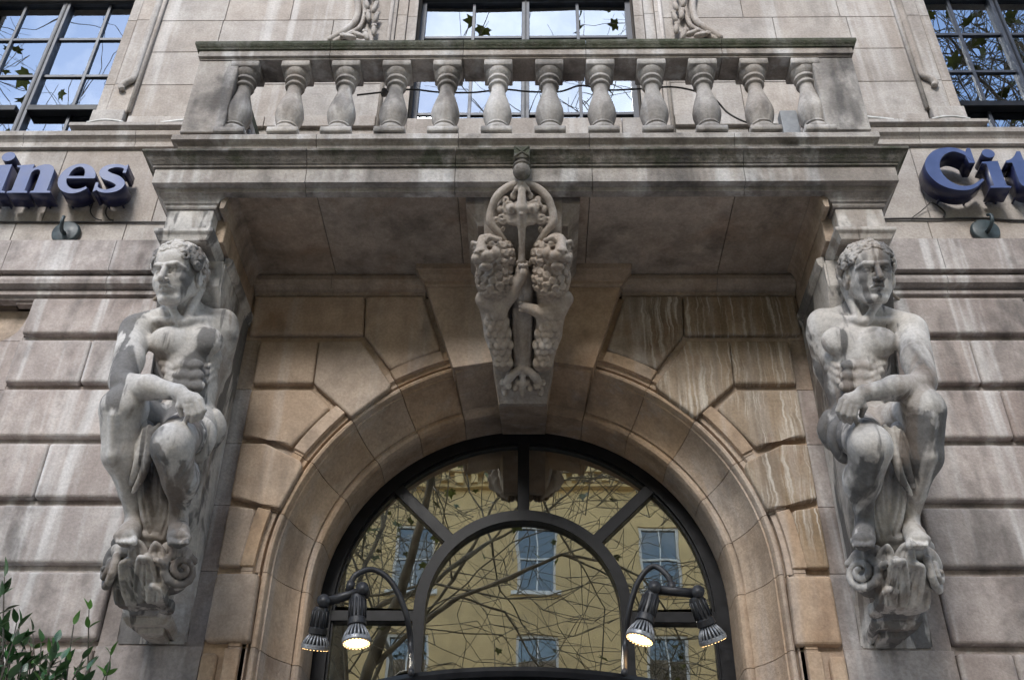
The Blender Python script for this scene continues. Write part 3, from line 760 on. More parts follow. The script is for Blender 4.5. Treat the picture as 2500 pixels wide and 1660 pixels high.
        for q in C8:
            for ax in range(3):
                if q[ax] == 0:
                    p = list(q); p[ax] = 1; p = tuple(p); a, b = val[q], val[p]; m = (a < 0) != (b < 0)
                    t = np.where(m, a/np.where(m, a-b, 1), 0)
                    pos = np.array(q, float)[None, :].repeat(len(act), 0); pos[:, ax] += t
                    acc[m] += pos[m]; cnt[m] += 1
        V = s.lo + s.h*(act + acc/cnt[:, None])
        Q = []
        for ax in range(3):
            a1, a2 = (ax+1) % 3, (ax+2) % 3
            sl0 = [slice(None)]*3; sl1 = [slice(None)]*3; sl0[ax] = slice(0, -1); sl1[ax] = slice(1, None)
            ch = sg[tuple(sl0)] != sg[tuple(sl1)]; e = np.argwhere(ch)
            e = e[(e[:, a1] > 0) & (e[:, a2] > 0) & (e[:, a1] < s.n[a1]-1) & (e[:, a2] < s.n[a2]-1)]
            inside = sg[tuple(e.T)]
            def cell(o1, o2):
                p = e.copy(); p[:, a1] += o1; p[:, a2] += o2; return idx[tuple(p.T)]
            q = np.stack([cell(-1, -1), cell(0, -1), cell(0, 0), cell(-1, 0)], 1)
            q[~inside] = q[~inside][:, ::-1]
            Q.append(q)
        return V, np.concatenate(Q)
    def build(s, name, mat, parent, mirror=False, shift=0.):
        V, Q = s.mesh_data()
        if mirror: V = V*np.array([-1, 1, 1]); Q = Q[:, ::-1]
        V = V + np.array([shift, 0, 0])
        me = bpy.data.meshes.new(name); me.vertices.add(len(V)); me.vertices.foreach_set('co', V.astype(np.float32).ravel())
        me.loops.add(len(Q)*4); me.loops.foreach_set('vertex_index', Q.astype(np.int32).ravel())
        me.polygons.add(len(Q)); me.polygons.foreach_set('loop_start', np.arange(len(Q), dtype=np.int32)*4)
        me.polygons.foreach_set('use_smooth', np.ones(len(Q), bool)); me.update(calc_edges=True)
        me.materials.append(mat)
        return link(bpy.data.objects.new(name, me), parent)

# ------------------------------------------------------------------ the two seated figures under the balcony
def statue(side, label, yaw, seed):
    random.seed(seed)
    T = thing('atlas_statue', label, 'statue', 'seated figures carrying the balcony')
    mir = side > 0; XC = 2.115
    sh = -.02 if mir else 0.
    def mx_(v): return -v if mir else v
    # capital and pier over the head
    px0, px1 = sorted((mx_(-XC-.147)+0, mx_(-XC+.147)+0))
    path = [(px0, -.02), (px0, -.90), (px1, -.90), (px1, -.02)]
    sweep('capital', path, [(-.1, 6.072), (.012, 6.072), (.018, 6.08), (.018, 6.10), (.03, 6.105), (.032, 6.115), (.042, 6.13), (.06, 6.145), (.074, 6.165), (.08, 6.182), (.08, 6.205), (-.1, 6.205)], ST_BALC, T)
    prism('pier_block', rect(px0, px1, 5.885, 6.071), -.90, -.01, ST_STAT, T, .004, 1)
    sweep('astragal', path, [(-.1, 5.815), (.005, 5.815), (.012, 5.83), (.02, 5.845), (.036, 5.858), (.04, 5.865), (.04, 5.884), (-.1, 5.884)], ST_STAT, T)
    # side panel that ties the figure to the wall, in profile (y, z)
    pf = [(-.01, 5.814), (-.70, 5.814), (-.69, 5.62), (-.60, 5.45), (-.50, 5.25), (-.44, 5.05), (-.42, 4.8), (-.36, 4.55), (-.26, 4.3), (-.17, 4.1), (-.09, 3.95), (-.045, 3.8), (-.025, 3.66), (-.018, 3.57), (-.005, 3.57)]
    bm = bmesh.new(); a, b = mx_(-2.30), mx_(-1.90)
    va = [bm.verts.new((a, y, z)) for y, z in pf]; vb = [bm.verts.new((b, y, z)) for y, z in pf]
    bm.faces.new(va); bm.faces.new(vb[::-1]); n = len(pf)
    for i in range(n): bm.faces.new([va[i], vb[i], vb[(i+1) % n], va[(i+1) % n]])
    bmesh.ops.bevel(bm, geom=[e for e in bm.edges if abs(e.verts[0].co.x-e.verts[1].co.x) < 1e-6], offset=.012, segments=2, affect='EDGES')
    bmobj('bracket_panel', bm, ST_STAT, T)
    # impost mould along the side of the panel
    x_in = mx_(-1.90)
    pth = [(x_in, -.66), (x_in, -.005)] if mir is False else [(x_in, -.005), (x_in, -.66)]
    # outward is towards the arch
    prof = [(-.02, 5.79), (.004, 5.79), (.012, 5.80), (.025, 5.815), (.03, 5.84), (.03, 5.86), (.0, 5.875), (-.02, 5.875)]
    pth = [(x_in, -.66), (x_in, -.005)] if not mir else [(x_in, -.005), (x_in, -.66)]
    q = pth if not mir else pth
    # right of travel must point to the arch: travelling into the wall (+y) right is +x
    if mir: q = [(x_in, -.005), (x_in, -.66)]
    sweep('impost_mould', q, prof, ST_STAT, T)
    # beam from the pier to the wall with its cove against the soffit
    bx0, bx1 = sorted((mx_(-2.26), mx_(-1.905)))
    box('side_beam', bx0, bx1, -.80, -.004, 5.886, 6.204, ST_SOFF, T, .004, 1)
    xb = mx_(-1.905)
    prof = [(-.02, 6.06), (.005, 6.06), (.012, 6.08), (.015, 6.11), (.022, 6.15), (.04, 6.185), (.06, 6.2), (.06, 6.206), (-.02, 6.206)]
    sweep('beam_cove', [(xb, -.93), (xb, -.12)] if not mir else [(xb, -.12), (xb, -.93)], prof, ST_SOFF, T)

    P = lambda u, v, Y: at(u, v, Y)
    S = Sculpt((-2.56, -1.16, 3.72), (-1.66, -.16, 5.92), .0054)
    # ---- torso
    S.ell(P(430, 800, -.62), (.18, .145, .25), .03)
    S.cone(P(322, 756, -.68), P(508, 752, -.56), .085, .085, .07)
    S.cone(P(425, 715, -.66), P(345, 742, -.68), .075, .06, .05); S.cone(P(430, 715, -.64), P(495, 738, -.58), .075, .06, .05)
    S.cone(P(432, 830, -.60), P(440, 900, -.56), .16, .145, .05); S.cone(P(440, 900, -.56), P(432, 985, -.50), .145, .17, .05)
    S.ell(P(385, 788, -.745), (.112, .07, .10), .025); S.ell(P(472, 788, -.70), (.112, .07, .10), .025)
    S.chain([P(428, 748, -.79), P(429, 800, -.84), P(433, 835, -.80)], .014, .02, 's')
    for i, v in enumerate((842, 866, 890)):
        for u in (416, 452): S.ell(P(u+i*2, v, -.722+.012*i), (.045, .026, .036), .018)
    for i in range(3):
        S.cone(P(375+6*i, 838+18*i, -.70), P(398+4*i, 850+18*i, -.72), .026, .016, .015)
        S.cone(P(500-5*i, 828+18*i, -.60), P(478-3*i, 846+18*i, -.67), .026, .016, .015)
    S.cone(P(500, 770, -.56), P(478, 900, -.52), .085, .06, .05)      # lat
    # collar bones and neck
    S.cone(P(412, 738, -.77), P(330, 742, -.72), .020, .026, .022); S.cone(P(438, 738, -.765), P(502, 738, -.62), .020, .026, .022)
    S.ell(P(425, 742, -.815), (.018, .02, .018), .02, 's')
    S.cone(P(428, 722, -.66), P(416, 660, -.76), .098, .092, .03)
    S.cone(P(462, 665, -.735), P(428, 742, -.765), .032, .024, .02); S.cone(P(372, 672, -.80), P(415, 742, -.775), .028, .022, .02)
    # ---- head in its own frame
    C = P(407, 641, -.85); a = R(yaw); tl = R(-21); HS = .92
    Fd = np.array([-math.sin(a)*math.cos(tl), -math.cos(a)*math.cos(tl), math.sin(tl)]); Fd /= np.linalg.norm(Fd)
    Sd = np.array([math.cos(a), -math.sin(a), 0.]); Ud = np.cross(Sd, Fd); Ud = Ud if Ud[2] > 0 else -Ud
    AX = np.array([Sd, Fd, Ud])
    L = lambda s, f, u: C + (Sd*s + Fd*f + Ud*u)*HS
    S0 = S; S = Scaled(S0, HS)
    S.ell(L(0, -.03, .055), (.148, .18, .165), .02, A=AX)
    S.ell(L(0, .045, -.03), (.118, .118, .175), .03, A=AX)
    for q in (-1, 1):
        S.cone(L(q*.098, -.02, -.085), L(q*.040, .098, -.178), .042, .034, .025)
        S.ell(L(q*.078, .092, -.045), (.034, .042, .034), .025, A=AX)
        S.cone(L(q*.10, .02, -.06), L(q*.06, .095, -.10), .03, .025, .03)
    S.ell(L(0, .124, -.182), (.044, .038, .034), .016, A=AX)
    S.ell(L(0, .078, .10), (.115, .075, .075), .03, A=AX)
    for q in (-1, 1):
        S.ell(L(q*.054, .172, .004), (.040, .042, .027), .012, 's', A=AX)
        S.ell(L(q*.028, .160, -.002), (.016, .022, .022), .010, 's', A=AX)
        S.chain([L(q*.106, .098, .026), L(q*.070, .147, .045), L(q*.018, .168, .036)], [.013, .017, .016], .010)
        S.ell(L(q*.053, .124, .002), (.030, .028, .022), .002, A=AX)
        S.chain([L(q*.088, .112, .0), L(q*.070, .145, .021), L(q*.047, .156, .023), L(q*.022, .146, .002)], .0075, .003)
        S.chain([L(q*.085, .114, -.006), L(q*.053, .147, -.021), L(q*.025, .145, -.004)], .0062, .003)
        S.ell(L(q*.025, .182, -.070), (.017, .022, .015), .006, A=AX)
        S.ell(L(q*.012, .198, -.087), (.008, .014, .007), .003, 's', A=AX)
        S.ell(L(q*.150, -.015, -.02), (.020, .042, .062), .010, A=AX); S.ell(L(q*.170, -.006, -.02), (.013, .024, .040), .006, 's', A=AX)
    S.cone(L(0, .158, .036), L(0, .218, -.068), .0155, .021, .010)
    S.chain([L(-.046, .138, -.121), L(-.020, .172, -.102), L(0, .174, -.107), L(.020, .172, -.102), L(.046, .138, -.121)], [.006, .013, .011, .013, .006], .005)
    S.chain([L(-.038, .140, -.124), L(0, .170, -.130), L(.038, .140, -.124)], [.008, .015, .008], .005)
    S.chain([L(-.050, .140, -.123), L(0, .188, -.1165), L(.050, .140, -.123)], .0048, .003, 's')
    S.ell(L(0, .158, -.153), (.036, .016, .010), .010, 's', A=AX)
    S = S0
    # ---- outer arm across the raised knee, with its hand
    S.ell(P(312, 765, -.73), (.095, .095, .11), .04)
    S.cone(P(308, 785, -.75), P(282, 880, -.90), .093, .078, .035); S.ell(P(306, 830, -.85), (.07, .06, .095), .03)
    S.cone(P(288, 888, -.92), P(345, 893, -1.0), .072, .066, .03); S.cone(P(345, 893, -1.0), P(412, 905, -1.03), .066, .043, .03)
    S.ell(P(330, 895, -1.0), (.085, .05, .058), .03)
    S.cone(P(412, 905, -1.03), P(440, 925, -1.04), .043, .042, .02); S.ell(P(438, 924, -1.04), (.058, .032, .05), .02)
    for i, (u0, v0, u1, v1, u2, v2, r_) in enumerate(((462, 922, 470, 945, 464, 962, .0155), (452, 930, 459, 952, 455, 968, .0165), (441, 936, 446, 957, 443, 970, .0165), (430, 938, 433, 956, 430, 967, .015))):
        S.chain([P(u0-10, v0-10, -1.045), P(u0, v0, -1.05), P(u1, v1, -1.035), P(u2, v2, -.99)], [r_*1.15, r_*1.1, r_, r_*.85], .005)
    S.chain([P(420, 915, -1.04), P(412, 937, -1.03), P(418, 955, -1.0)], [.02, .018, .014], .008)
    # ---- inner arm hanging behind the body
    S.ell(P(516, 752, -.56), (.09, .095, .11), .04)
    S.cone(P(520, 775, -.54), P(508, 850, -.46), .080, .062, .035); S.cone(P(508, 850, -.46), P(488, 905, -.45), .062, .05, .03)
    # ---- hips and legs
    S.ell(P(425, 985, -.50), (.20, .17, .15), .04)
    S.cone(P(385, 985, -.55), P(282, 938, -.90), .118, .100, .05)
    S.ell(P(280, 930, -.96), (.095, .07, .09), .04)
    S.cone(P(280, 950, -.91), P(278, 1050, -.80), .118, .094, .04); S.cone(P(278, 1050, -.80), P(298, 1130, -.66), .09, .056, .04)
    S.cone(P(298, 1130, -.66), P(310, 1195, -.58), .055, .043, .03); S.chain([P(262, 960, -1.0), P(262, 1050, -.88), P(292, 1140, -.69)], .022, .03)
    S.cone(P(445, 985, -.55), P(400, 1022, -.92), .14, .112, .05)
    S.ell(P(396, 1018, -.98), (.10, .07, .095), .04)
    S.cone(P(398, 1040, -.91), P(414, 1110, -.78), .108, .088, .04); S.cone(P(416, 1110, -.78), P(416, 1165, -.66), .082, .047, .04)
    S.ell(P(428, 1105, -.74), (.075, .08, .12), .035)
    S.cone(P(414, 1165, -.66), P(411, 1200, -.60), .05, .044, .03); S.chain([P(380, 1050, -.99), P(392, 1110, -.86), P(404, 1180, -.65)], .018, .03)
    # feet with toes
    for (u, v, Y, du, k5) in ((312, 1200, -.57, -22, 1), (411, 1202, -.60, 2, -1)):
        S.cone(P(u, v, Y), P(u+du*.6, v+28, Y-.07), .05, .05, .03); S.cone(P(u+du*.6, v+28, Y-.07), P(u+du, v+38, Y-.11), .055, .045, .03)
        S.cone(P(u, v+12, Y+.04), P(u+du, v+42, Y-.10), .045, .04, .03)
        S.ell(P(u+du, v+38, Y-.11), (.066, .05, .032), .02)
        for i in range(5):
            uu = u+du+(i-2)*9.5*k5; big_ = 1.3 if i == 4 else 1 - .06*(4-i)
            S.cone(P(uu, v+42, Y-.13), P(uu, v+50, Y-.165), .015*big_, .0135*big_, .006)
    S.build('figure', ST_STAT, T, mir, sh)

    # ---- hair of short curls
    H0 = Sculpt(C-.30, C+.30, .005); Hh = Scaled(H0, HS)
    Hh.ell(L(0, -.05, .075), (.158, .175, .165), .02, A=AX)
    Hh.ell(L(0, -.11, -.05), (.13, .10, .14), .03, A=AX)
    Hh.ell(L(0, .15, -.02), (.175, .17, .165), .01, 's', A=AX)
    for s_, f_, u_ in fib(230, seed):
        hl = .50 - .80*(abs(s_)**1.6)          # hairline falls towards the temples
        if f_ > -.12 and u_ < (hl if f_ > .25 else -.10 + .3*max(f_, 0)): continue
        if u_ < -.6: continue
        c = L(s_*.166, -.045 + f_*.186, .072 + u_*.17); nr = Sd*s_ + Fd*f_ + Ud*u_
        Hh.curl(c + nr*random.uniform(-.008, .012), nr, random.uniform(.026, .036), random.uniform(.011, .015), random.uniform(.9, 1.3), .003, random.choice((-1, 1)), 9)
    H0.build('hair', ST_STAT, T, mir, sh)

    # ---- cloth round the hips and the raised leg
    Dp = Sculpt((-2.56, -1.16, 4.1), (-1.66, -.2, 4.95), .0065)
    Dp.chain([P(462, 962, -.72), P(480, 985, -.70), P(482, 1015, -.66), P(466, 1048, -.62), P(448, 1058, -.62)], [.02, .034, .036, .03, .02], .012, n=4)
    Dp.chain([P(450, 975, -.78), P(466, 1000, -.76), P(462, 1030, -.72)], [.014, .022, .016], .012, n=4)
    Dp.chain([P(492, 960, -.55), P(498, 990, -.5), P(490, 1020, -.48)], [.05, .06, .04], .02, n=3)
    for i, (du, dv, r_) in enumerate(((0, 0, .024), (12, 12, .02), (-12, 20, .02), (22, -14, .022), (4, 34, .018))):
        Dp.chain([P(345+du, 985+dv*.3, -.90), P(334+du, 1030+dv, -.86), P(322+du*.8, 1068+dv, -.80), P(305+du*.5, 1100+dv, -.72)], [r_*.7, r_*1.2, r_, r_*.6], .012, n=4)
    Dp.ell(P(330, 1020, -.80), (.06, .07, .14), .02)
    Dp.build('drapery', ST_STAT, T, mir, sh)

    # ---- leafy corbel under the feet
    K = Sculpt((-2.50, -.80, 3.50), (-1.72, -.06, 4.75), .0066)
    ctr = lambda t: P(343 - 5*t, 1262 + 155*t, -.43 + .20*t)
    for i in range(8):
        t = i/7.; K.ell(ctr(t), (.205-.085*t, .18-.075*t, .06), .03)
    K.cone(ctr(.6), ctr(.95), .13, .11, .03)
    # stem leaves rising between the legs
    for (us, ys, w_) in (([366, 372, 372, 366], [-.55, -.62, -.66, -.62], .050), ([352, 340, 333, 336], [-.55, -.62, -.66, -.66], .036), ([378, 392, 396, 392], [-.55, -.60, -.60, -.56], .036)):
        vs_ = [1240, 1150, 1060, 965] if w_ > .04 else [1240, 1185, 1120, 1060]
        pts = [P(u, v, y) for u, v, y in zip(us, vs_, ys)]
        K.chain(pts, [.032, w_, w_*1.1, .02], .012, n=4)
        K.chain([p + np.array([0, -w_*1.05, 0]) for p in pts], .008, .006, 's', n=4)
    for (u0, v0, u1, v1, r_) in ((345, 1215, 322, 1150, .03), (385, 1210, 405, 1165, .03), (330, 1235, 318, 1205, .04), (390, 1235, 398, 1208, .04)):
        K.cone(P(u0, v0, -.52), P(u1, v1, -.54), r_, r_*1.3, .015)
    # overlapping leaves on the cup, each a lobe with a raised rim
    def lobe(u0, v0, u1, v1, Y0, Y1, wd, rim=.0125):
        a_, b_ = P(u0, v0, Y0), P(u1, v1, Y1); m_ = (a_+b_)/2; ax = b_-a_; ln = np.linalg.norm(ax); ax /= ln
        sx = np.cross(ax, [0, -1, .25]); sx /= np.linalg.norm(sx); nx = np.cross(sx, ax); nx = nx if nx[1] < 0 else -nx
        K.ell(m_ + nx*.008, (wd, .036, ln*.60), .004, A=[sx, nx, ax])
        K.cone(b_ - ax*.02, b_ + nx*.035 + ax*.01, wd*.55, wd*.35, .012)
        K.chain([a_ + nx*.034, m_ + nx*.036, b_ + nx*.035], .006, .004, 's', n=3)
        for e in (-1, 1):
            K.chain([a_ + sx*e*wd*.45 + nx*.012, m_ + sx*e*wd*.95 + nx*.024, b_ + sx*e*wd*.6 + nx*.036, b_ + ax*.025 + nx*.05], [rim*.7, rim, rim, rim*1.1], .004, n=4)
    lobe(343, 1425, 342, 1286, -.40, -.66, .062)
    lobe(330, 1425, 295, 1296, -.38, -.61, .060); lobe(356, 1425, 380, 1296, -.38, -.63, .058)
    lobe(312, 1428, 278, 1348, -.37, -.50, .054); lobe(368, 1428, 372, 1350, -.38, -.57, .054); lobe(382, 1425, 396, 1385, -.33, -.40, .036)
    lobe(326, 1310, 318, 1262, -.60, -.62, .045); lobe(366, 1312, 364, 1268, -.60, -.62, .042)
    # volutes at both ends
    def volute(u, v, Y, nrm, rad, hand):
        nrm = np.array(nrm, float); nrm /= np.linalg.norm(nrm); c = P(u, v, Y); a_ = np.array([0, 0, 1.]); b_ = np.cross(nrm, a_)*hand; b_ /= np.linalg.norm(b_)
        K.cone(c - nrm*.10, c - nrm*(.0 + rad*.80), rad*.9, rad*.9, .02)
        pts = []
        for i in range(26):
            t = i/25; th = R(-40)+t*R(760); r_ = rad*(1.0-.86*t); pts.append(c + a_*r_*math.cos(th) + b_*r_*math.sin(th) + nrm*(.004+.05*t))
        K.chain(pts, [.024, .015], .003)
        K.chain([p*1.0 + nrm*.03 for p in pts[4:16]], [.006, .006], .006, 's') if False else None
    volute(412, 1318, -.575, (.62, -.78, 0), .102, 1); volute(262, 1320, -.53, (-.88, -.48, 0), .105, -1)
    K.chain([P(385, 1262, -.60), P(420, 1275, -.58), P(436, 1300, -.5)], [.03, .035, .03], .02, n=4); K.chain([P(300, 1268, -.58), P(268, 1272, -.54), P(250, 1300, -.46)], [.03, .035, .03], .02, n=4)
    K.clip_below(P(343, 1416, -.34)[2])
    K.build('corbel', ST_STAT, T, mir, sh)
    # base block
    bl = [P(288, 1430, -.30), P(386, 1430, -.30), P(388, 1442, -.29), P(364, 1478, -.20), P(308, 1478, -.20), P(286, 1440, -.29)]
    zt, zb = bl[0][2]+.04, bl[3][2]+.045; zm = zt-.025
    cx = (bl[0][0]+bl[1][0])/2
    V = []; F = []
    for z, hw, yf in ((zt, .132, -.31), (zm, .134, -.31), (zm-.03, .112, -.28), (zb+.03, .074, -.21), (zb, .066, -.20)):
        V += [(cx-hw, yf, z), (cx+hw, yf, z), (cx+hw*.7, -.02, z), (cx-hw*.7, -.02, z)]
    for i in range(4):
        for q in range(4): F.append((i*4+q, i*4+(q+1) % 4, (i+1)*4+(q+1) % 4, (i+1)*4+q))
    F += [(0, 1, 2, 3), (19, 18, 17, 16)]
    if mir: V = [(-x+sh, y, z) for x, y, z in V]
    bm = bmesh.new(); vs = [bm.verts.new(v) for v in V]
    for f in F: bm.faces.new([vs[i] for i in f])
    bmobj('corbel_base', bm, ST_STAT, T)
    return T
statue(-1, 'seated stone figure with soot-dark chin and chest, left of the arch, gazing left', 8, 3)
statue(1, 'paler seated stone figure right of the arch, clean face turned to the right', -1, 5)

# ------------------------------------------------------------------ lion bracket on the keystone
LBK = thing('lion_bracket', 'carved stone bracket of two maned sea-lions on the keystone', 'carving')
BP = [(6.205, -.95), (6.10, -.93), (5.95, -.84), (5.80, -.70), (5.65, -.55), (5.50, -.41), (5.35, -.27), (5.25, -.16), (5.17, -.08)]   # (z, y) of the front of the bracket
BPz = np.array([q[0] for q in BP])[::-1]; BPy = np.array([q[1] for q in BP])[::-1]
def lb(u, v, off=0.):
    """point on the bracket front seen at (u, v), moved off metres out of it"""
    Ys = np.linspace(-1.05, -.02, 120); best = None
    for Y in Ys:
        p = at(u, v, Y); e = abs(np.interp(p[2], BPz, BPy) - off - Y)
        if best is None or e < best[0]: best = (e, p)
    return best[1]
def half_w(z): return np.interp(z, [5.15, 5.35, 5.6, 5.85, 6.2], [.15, .19, .225, .245, .25])
V = []; F = []
zs_ = np.linspace(6.206, 5.166, 22)
for z in zs_:
    hw = half_w(z); y = np.interp(z, BPz, BPy) + .05
    V += [(-hw, y, z), (hw, y, z), (hw, -.0, z), (-hw, -.0, z)]
for i in range(len(zs_)-1):
    for q in range(4): F.append((i*4+q, i*4+(q+1) % 4, (i+1)*4+(q+1) % 4, (i+1)*4+q))
F += [(0, 1, 2, 3), tuple(range(len(V)-1, len(V)-5, -1))]
bm = bmesh.new(); vs = [bm.verts.new(v) for v in V]
for f in F: bm.faces.new([vs[i] for i in f])
bmobj('bracket_body', bm, ST_LION, LBK)
# stepped block that spreads under the soffit
sweep('bracket_abacus', [(-.29, -.002), (-.29, -.80), (.29, -.80), (.29, -.002)], [(-.1, 6.02), (.0, 6.02), (.008, 6.05), (.03, 6.09), (.065, 6.13), (.075, 6.14), (.075, 6.206), (-.1, 6.206)], ST_LION, LBK)

def lion(mir):
    random.seed(41 + mir)
    G = Sculpt((-.42, -1.15, 5.10), (.10, -.05, 6.15), .0052)
    p = lambda u, v, o=0.: lb(u, v, o)
    hc = p(1140, 592, .06)
    # mane mass, chest and scaled tail
    c2 = (hc + p(1142, 660, .05))/2 + np.array([0, 0, -.05])
    G.ell(hc, (.118, .112, .132), .02); G.ell(c2, (.108, .105, .145), .03); G.cone(p(1142, 660, .05), p(1140, 700, .05), .10, .085, .03)
    G.cone(p(1136, 705, .05), p(1148, 770, .045), .088, .082, .03); G.cone(p(1148, 770, .045), p(1158, 830, .03), .082, .062, .03); G.ell(p(1163, 840, .02), (.06, .05, .05), .02)
    # curls of the mane: rings with a dimple, all round the face
    fx = np.array([-.42 if not mir else -.30, -.84, -.36]); fx /= np.linalg.norm(fx); sx = np.array([-fx[1], fx[0], 0]); sx /= np.linalg.norm(sx); ux = np.cross(fx, sx); ux = ux if ux[2] > 0 else -ux
    A = np.array([sx, fx, ux]); c = hc + fx*.075 + ux*.005; FS = 1.18
    q = lambda s, f, u: c + (sx*s + fx*f + ux*u)*FS
    for (n_, cen, rad, sd_) in ((72, hc, (.122, .116, .136), 0), (70, c2, (.112, .109, .15), 2)):
        for v in fib(n_, sd_):
            if v[1] > .45: continue
            pt = cen + v*np.array(rad); rel = A @ (pt - c)
            if rel[1] > -.05 and (rel[0]/.088)**2 + ((rel[2]-.0)/.118)**2 < 1: continue
            a1 = np.cross(v, [.2, .3, 1]); a1 /= np.linalg.norm(a1); a2 = np.cross(v, a1); rr_ = random.uniform(.017, .021)
            G.chain([pt + (a1*math.cos(t) + a2*math.sin(t))*rr_*(1-.25*t/6.28) + v*.004*t/6.28 for t in np.linspace(0, 6.9, 9)], .0105, .002)
            G.ell(pt + v*.004, (.009, .009, .009), .001)
    # face
    G2 = Scaled(G, FS)
    G2.ell(q(0, 0, .015), (.074, .06, .092), .016, A=A)
    G2.cone(q(0, .05, .062), q(0, .098, -.02), .026, .030, .012); G2.ell(q(0, .118, -.026), (.033, .017, .018), .006, A=A)
    G2.ell(q(0, .06, -.045), (.052, .055, .040), .014, A=A)
    for e in (-1, 1):
        G2.ell(q(e*.026, .098, -.052), (.030, .030, .025), .005, A=A)
        G2.ell(q(e*.045, .074, .024), (.025, .022, .016), .006, 's', A=A)
        G2.ell(q(e*.045, .056, .022), (.019, .019, .014), .001, A=A)
        G2.chain([q(e*.076, .035, .040), q(e*.05, .074, .050), q(e*.02, .074, .034)], .0115, .005)
        G2.chain([q(e*.072, .038, .016), q(e*.046, .064, .006), q(e*.024, .07, .016)], .0055, .003)
        G2.ell(q(e*.060, .045, -.03), (.024, .03, .032), .012, A=A)
        G2.ell(q(e*.013, .130, -.036), (.007, .010, .006), .002, 's', A=A)
    G2.chain([q(-.052, .062, -.078), q(-.02, .112, -.080), q(0, .118, -.074), q(.02, .112, -.080), q(.052, .062, -.078)], .0075, .004, 's'); G2.ell(q(0, .070, -.100), (.036, .038, .020), .008, A=A)
    # scales: overlapping round plates
    for row in range(9):
        v_ = 728 + row*13.5; cu = np.interp(v_, [705, 770, 830], [1138, 1150, 1160]); hw = np.interp(v_, [705, 770, 840], [24, 27, 18])
        for k in range(-2, 3):
            u_ = cu + (k + (.5 if row % 2 else 0))*14
            if abs(u_-cu) > hw: continue
            d_ = math.sqrt(max(0, 1-((u_-cu)/hw/1.35)**2))
            pc_ = p(u_, v_, .05 + 1.36*np.interp(v_, [705, 770, 830], [.088, .082, .062])*d_)
            G.ell(pc_, (.026, .015, .034), .0, A=[[1, 0, 0], [0, -.88, -.47], [0, -.47, .88]])
    # fore leg
    if mir:
        G.chain([p(1112, 690, .09), p(1125, 715, .12), p(1160, 722, .14), p(1200, 708, .13)], [.062, .055, .045, .032], .02)
        G.ell(p(1204, 708, .13), (.035, .03, .028), .012)
        for k in range(3): G.ell(p(1212, 698+9*k, .15), (.014, .014, .013), .003)
    else:
        G.chain([p(1120, 690, .09), p(1150, 715, .13)], [.066, .055], .02); G.chain([p(1150, 715, .13), p(1178, 680, .14), p(1202, 640, .14)], [.05, .044, .034], .02)
        G.ell(p(1206, 625, .14), (.034, .03, .045), .012)
        for k in range(3): G.ell(p(1198+8*k, 612, .155), (.013, .014, .016), .003)
    return G.build('sea_lion', ST_LION, LBK, bool(mir), .003 if mir else 0)
lion(0); lion(1)
# crest between the heads: curved frame, pierced board and staff, scarf, pearls
Gc = Sculpt((-.26, -1.20, 5.15), (.26, -.10, 6.36), .0056)
p = lb
for e in (-1, 1):
    X = lambda u: 1203 + e*(u-1203)
    Gc.chain([p(X(1203), 424, .06), p(X(1235), 432, .06), p(X(1262), 456, .06), p(X(1276), 492, .05)], [.028, .025, .025, .02], .008, n=5)
    Gc.chain([p(X(1270), 470, .05), p(X(1276), 510, .06), p(X(1258), 535, .07), p(X(1240), 560, .06)], [.02, .026, .02, .016], .008, n=5)
    Gc.chain([p(X(1258), 535, .06), p(X(1238), 575, .05), p(X(1222), 610, .05)], [.02, .016, .014], .01, n=4)
    for (u, v, r_) in ((1232, 478, .045), (1248, 505, .038)):
        c = p(X(u), v, .07); Gc.curl(c, (0, -.8, -.5), r_, .011, 1.6, .004, e, 14)
    Gc.ell(p(X(1226), 482, .10), (.03, .03, .035), .008); Gc.ell(p(X(1226), 484, .14), (.016, .03, .02), .006, 's')
    for k in range(7):
        t = k/6; Gc.ell(p(X(1240+38*t), 428+58*t, .055 + .0), (.012, .012, .012), .002)
    for (u, v, r_) in ((1222, 452, .022), (1240, 462, .024), (1254, 482, .022), (1262, 508, .02), (1246, 528, .018), (1236, 500, .018)):
        Gc.ell(p(X(u), v, .06), (r_, .022, r_*1.3), .003); Gc.ell(p(X(u), v, .092), (r_*.35, .014, r_*.6), .003, 's')
    # sword-cross arms
    Gc.cone(p(X(1205), 512, .085), p(X(1228), 512, .075), .016, .02, .012); Gc.cone(p(X(1205), 500, .085), p(X(1216), 470, .09), .02, .012, .012)
    Gc.chain([p(X(1205), 424, .10), p(X(1216), 436, .10), p(X(1224), 446, .085)], [.018, .013, .006], .008)
Gc.ell(p(1203, 480, .0), (.165, .05, .15), .006); Gc.cone(p(1205, 640, .0), p(1205, 835, .0), .07, .06, .01)
for k in range(5): Gc.ell(p(1203, 418+7*k, .105), (.016, .014, .013), .004)
Gc.chain([p(1203, 440, .10), p(1203, 480, .10), p(1203, 520, .085), p(1203, 575, .07), p(1203, 602, .07)], [.022, .034, .026, .018, .026], .012)
Gc.ell(p(1203, 492, .135), (.016, .01, .016), .003)
Gc.cone(p(1190, 606, .07), p(1216, 606, .07), .012, .012, .008)
Gc.ell(p(1203, 625, .09), (.045, .03, .05), .02); Gc.ell(p(1203, 628, .125), (.025, .02, .03), .01, 's')
Gc.chain([p(1190, 640, .11), p(1195, 680, .11), p(1203, 705, .09)], [.02, .026, .02], .012)
rope = [p(1205, v, .05) for v in np.linspace(690, 838, 40)]
Gc.chain(rope, .018, .01)
for i in range(60):
    t = i/59; c = p(1205, 690+148*t, .05); a_ = t*34; c2 = c + np.array([math.cos(a_)*.017, -abs(math.sin(a_))*.017, 0]); Gc.ell(c2, (.012, .012, .012), .006)
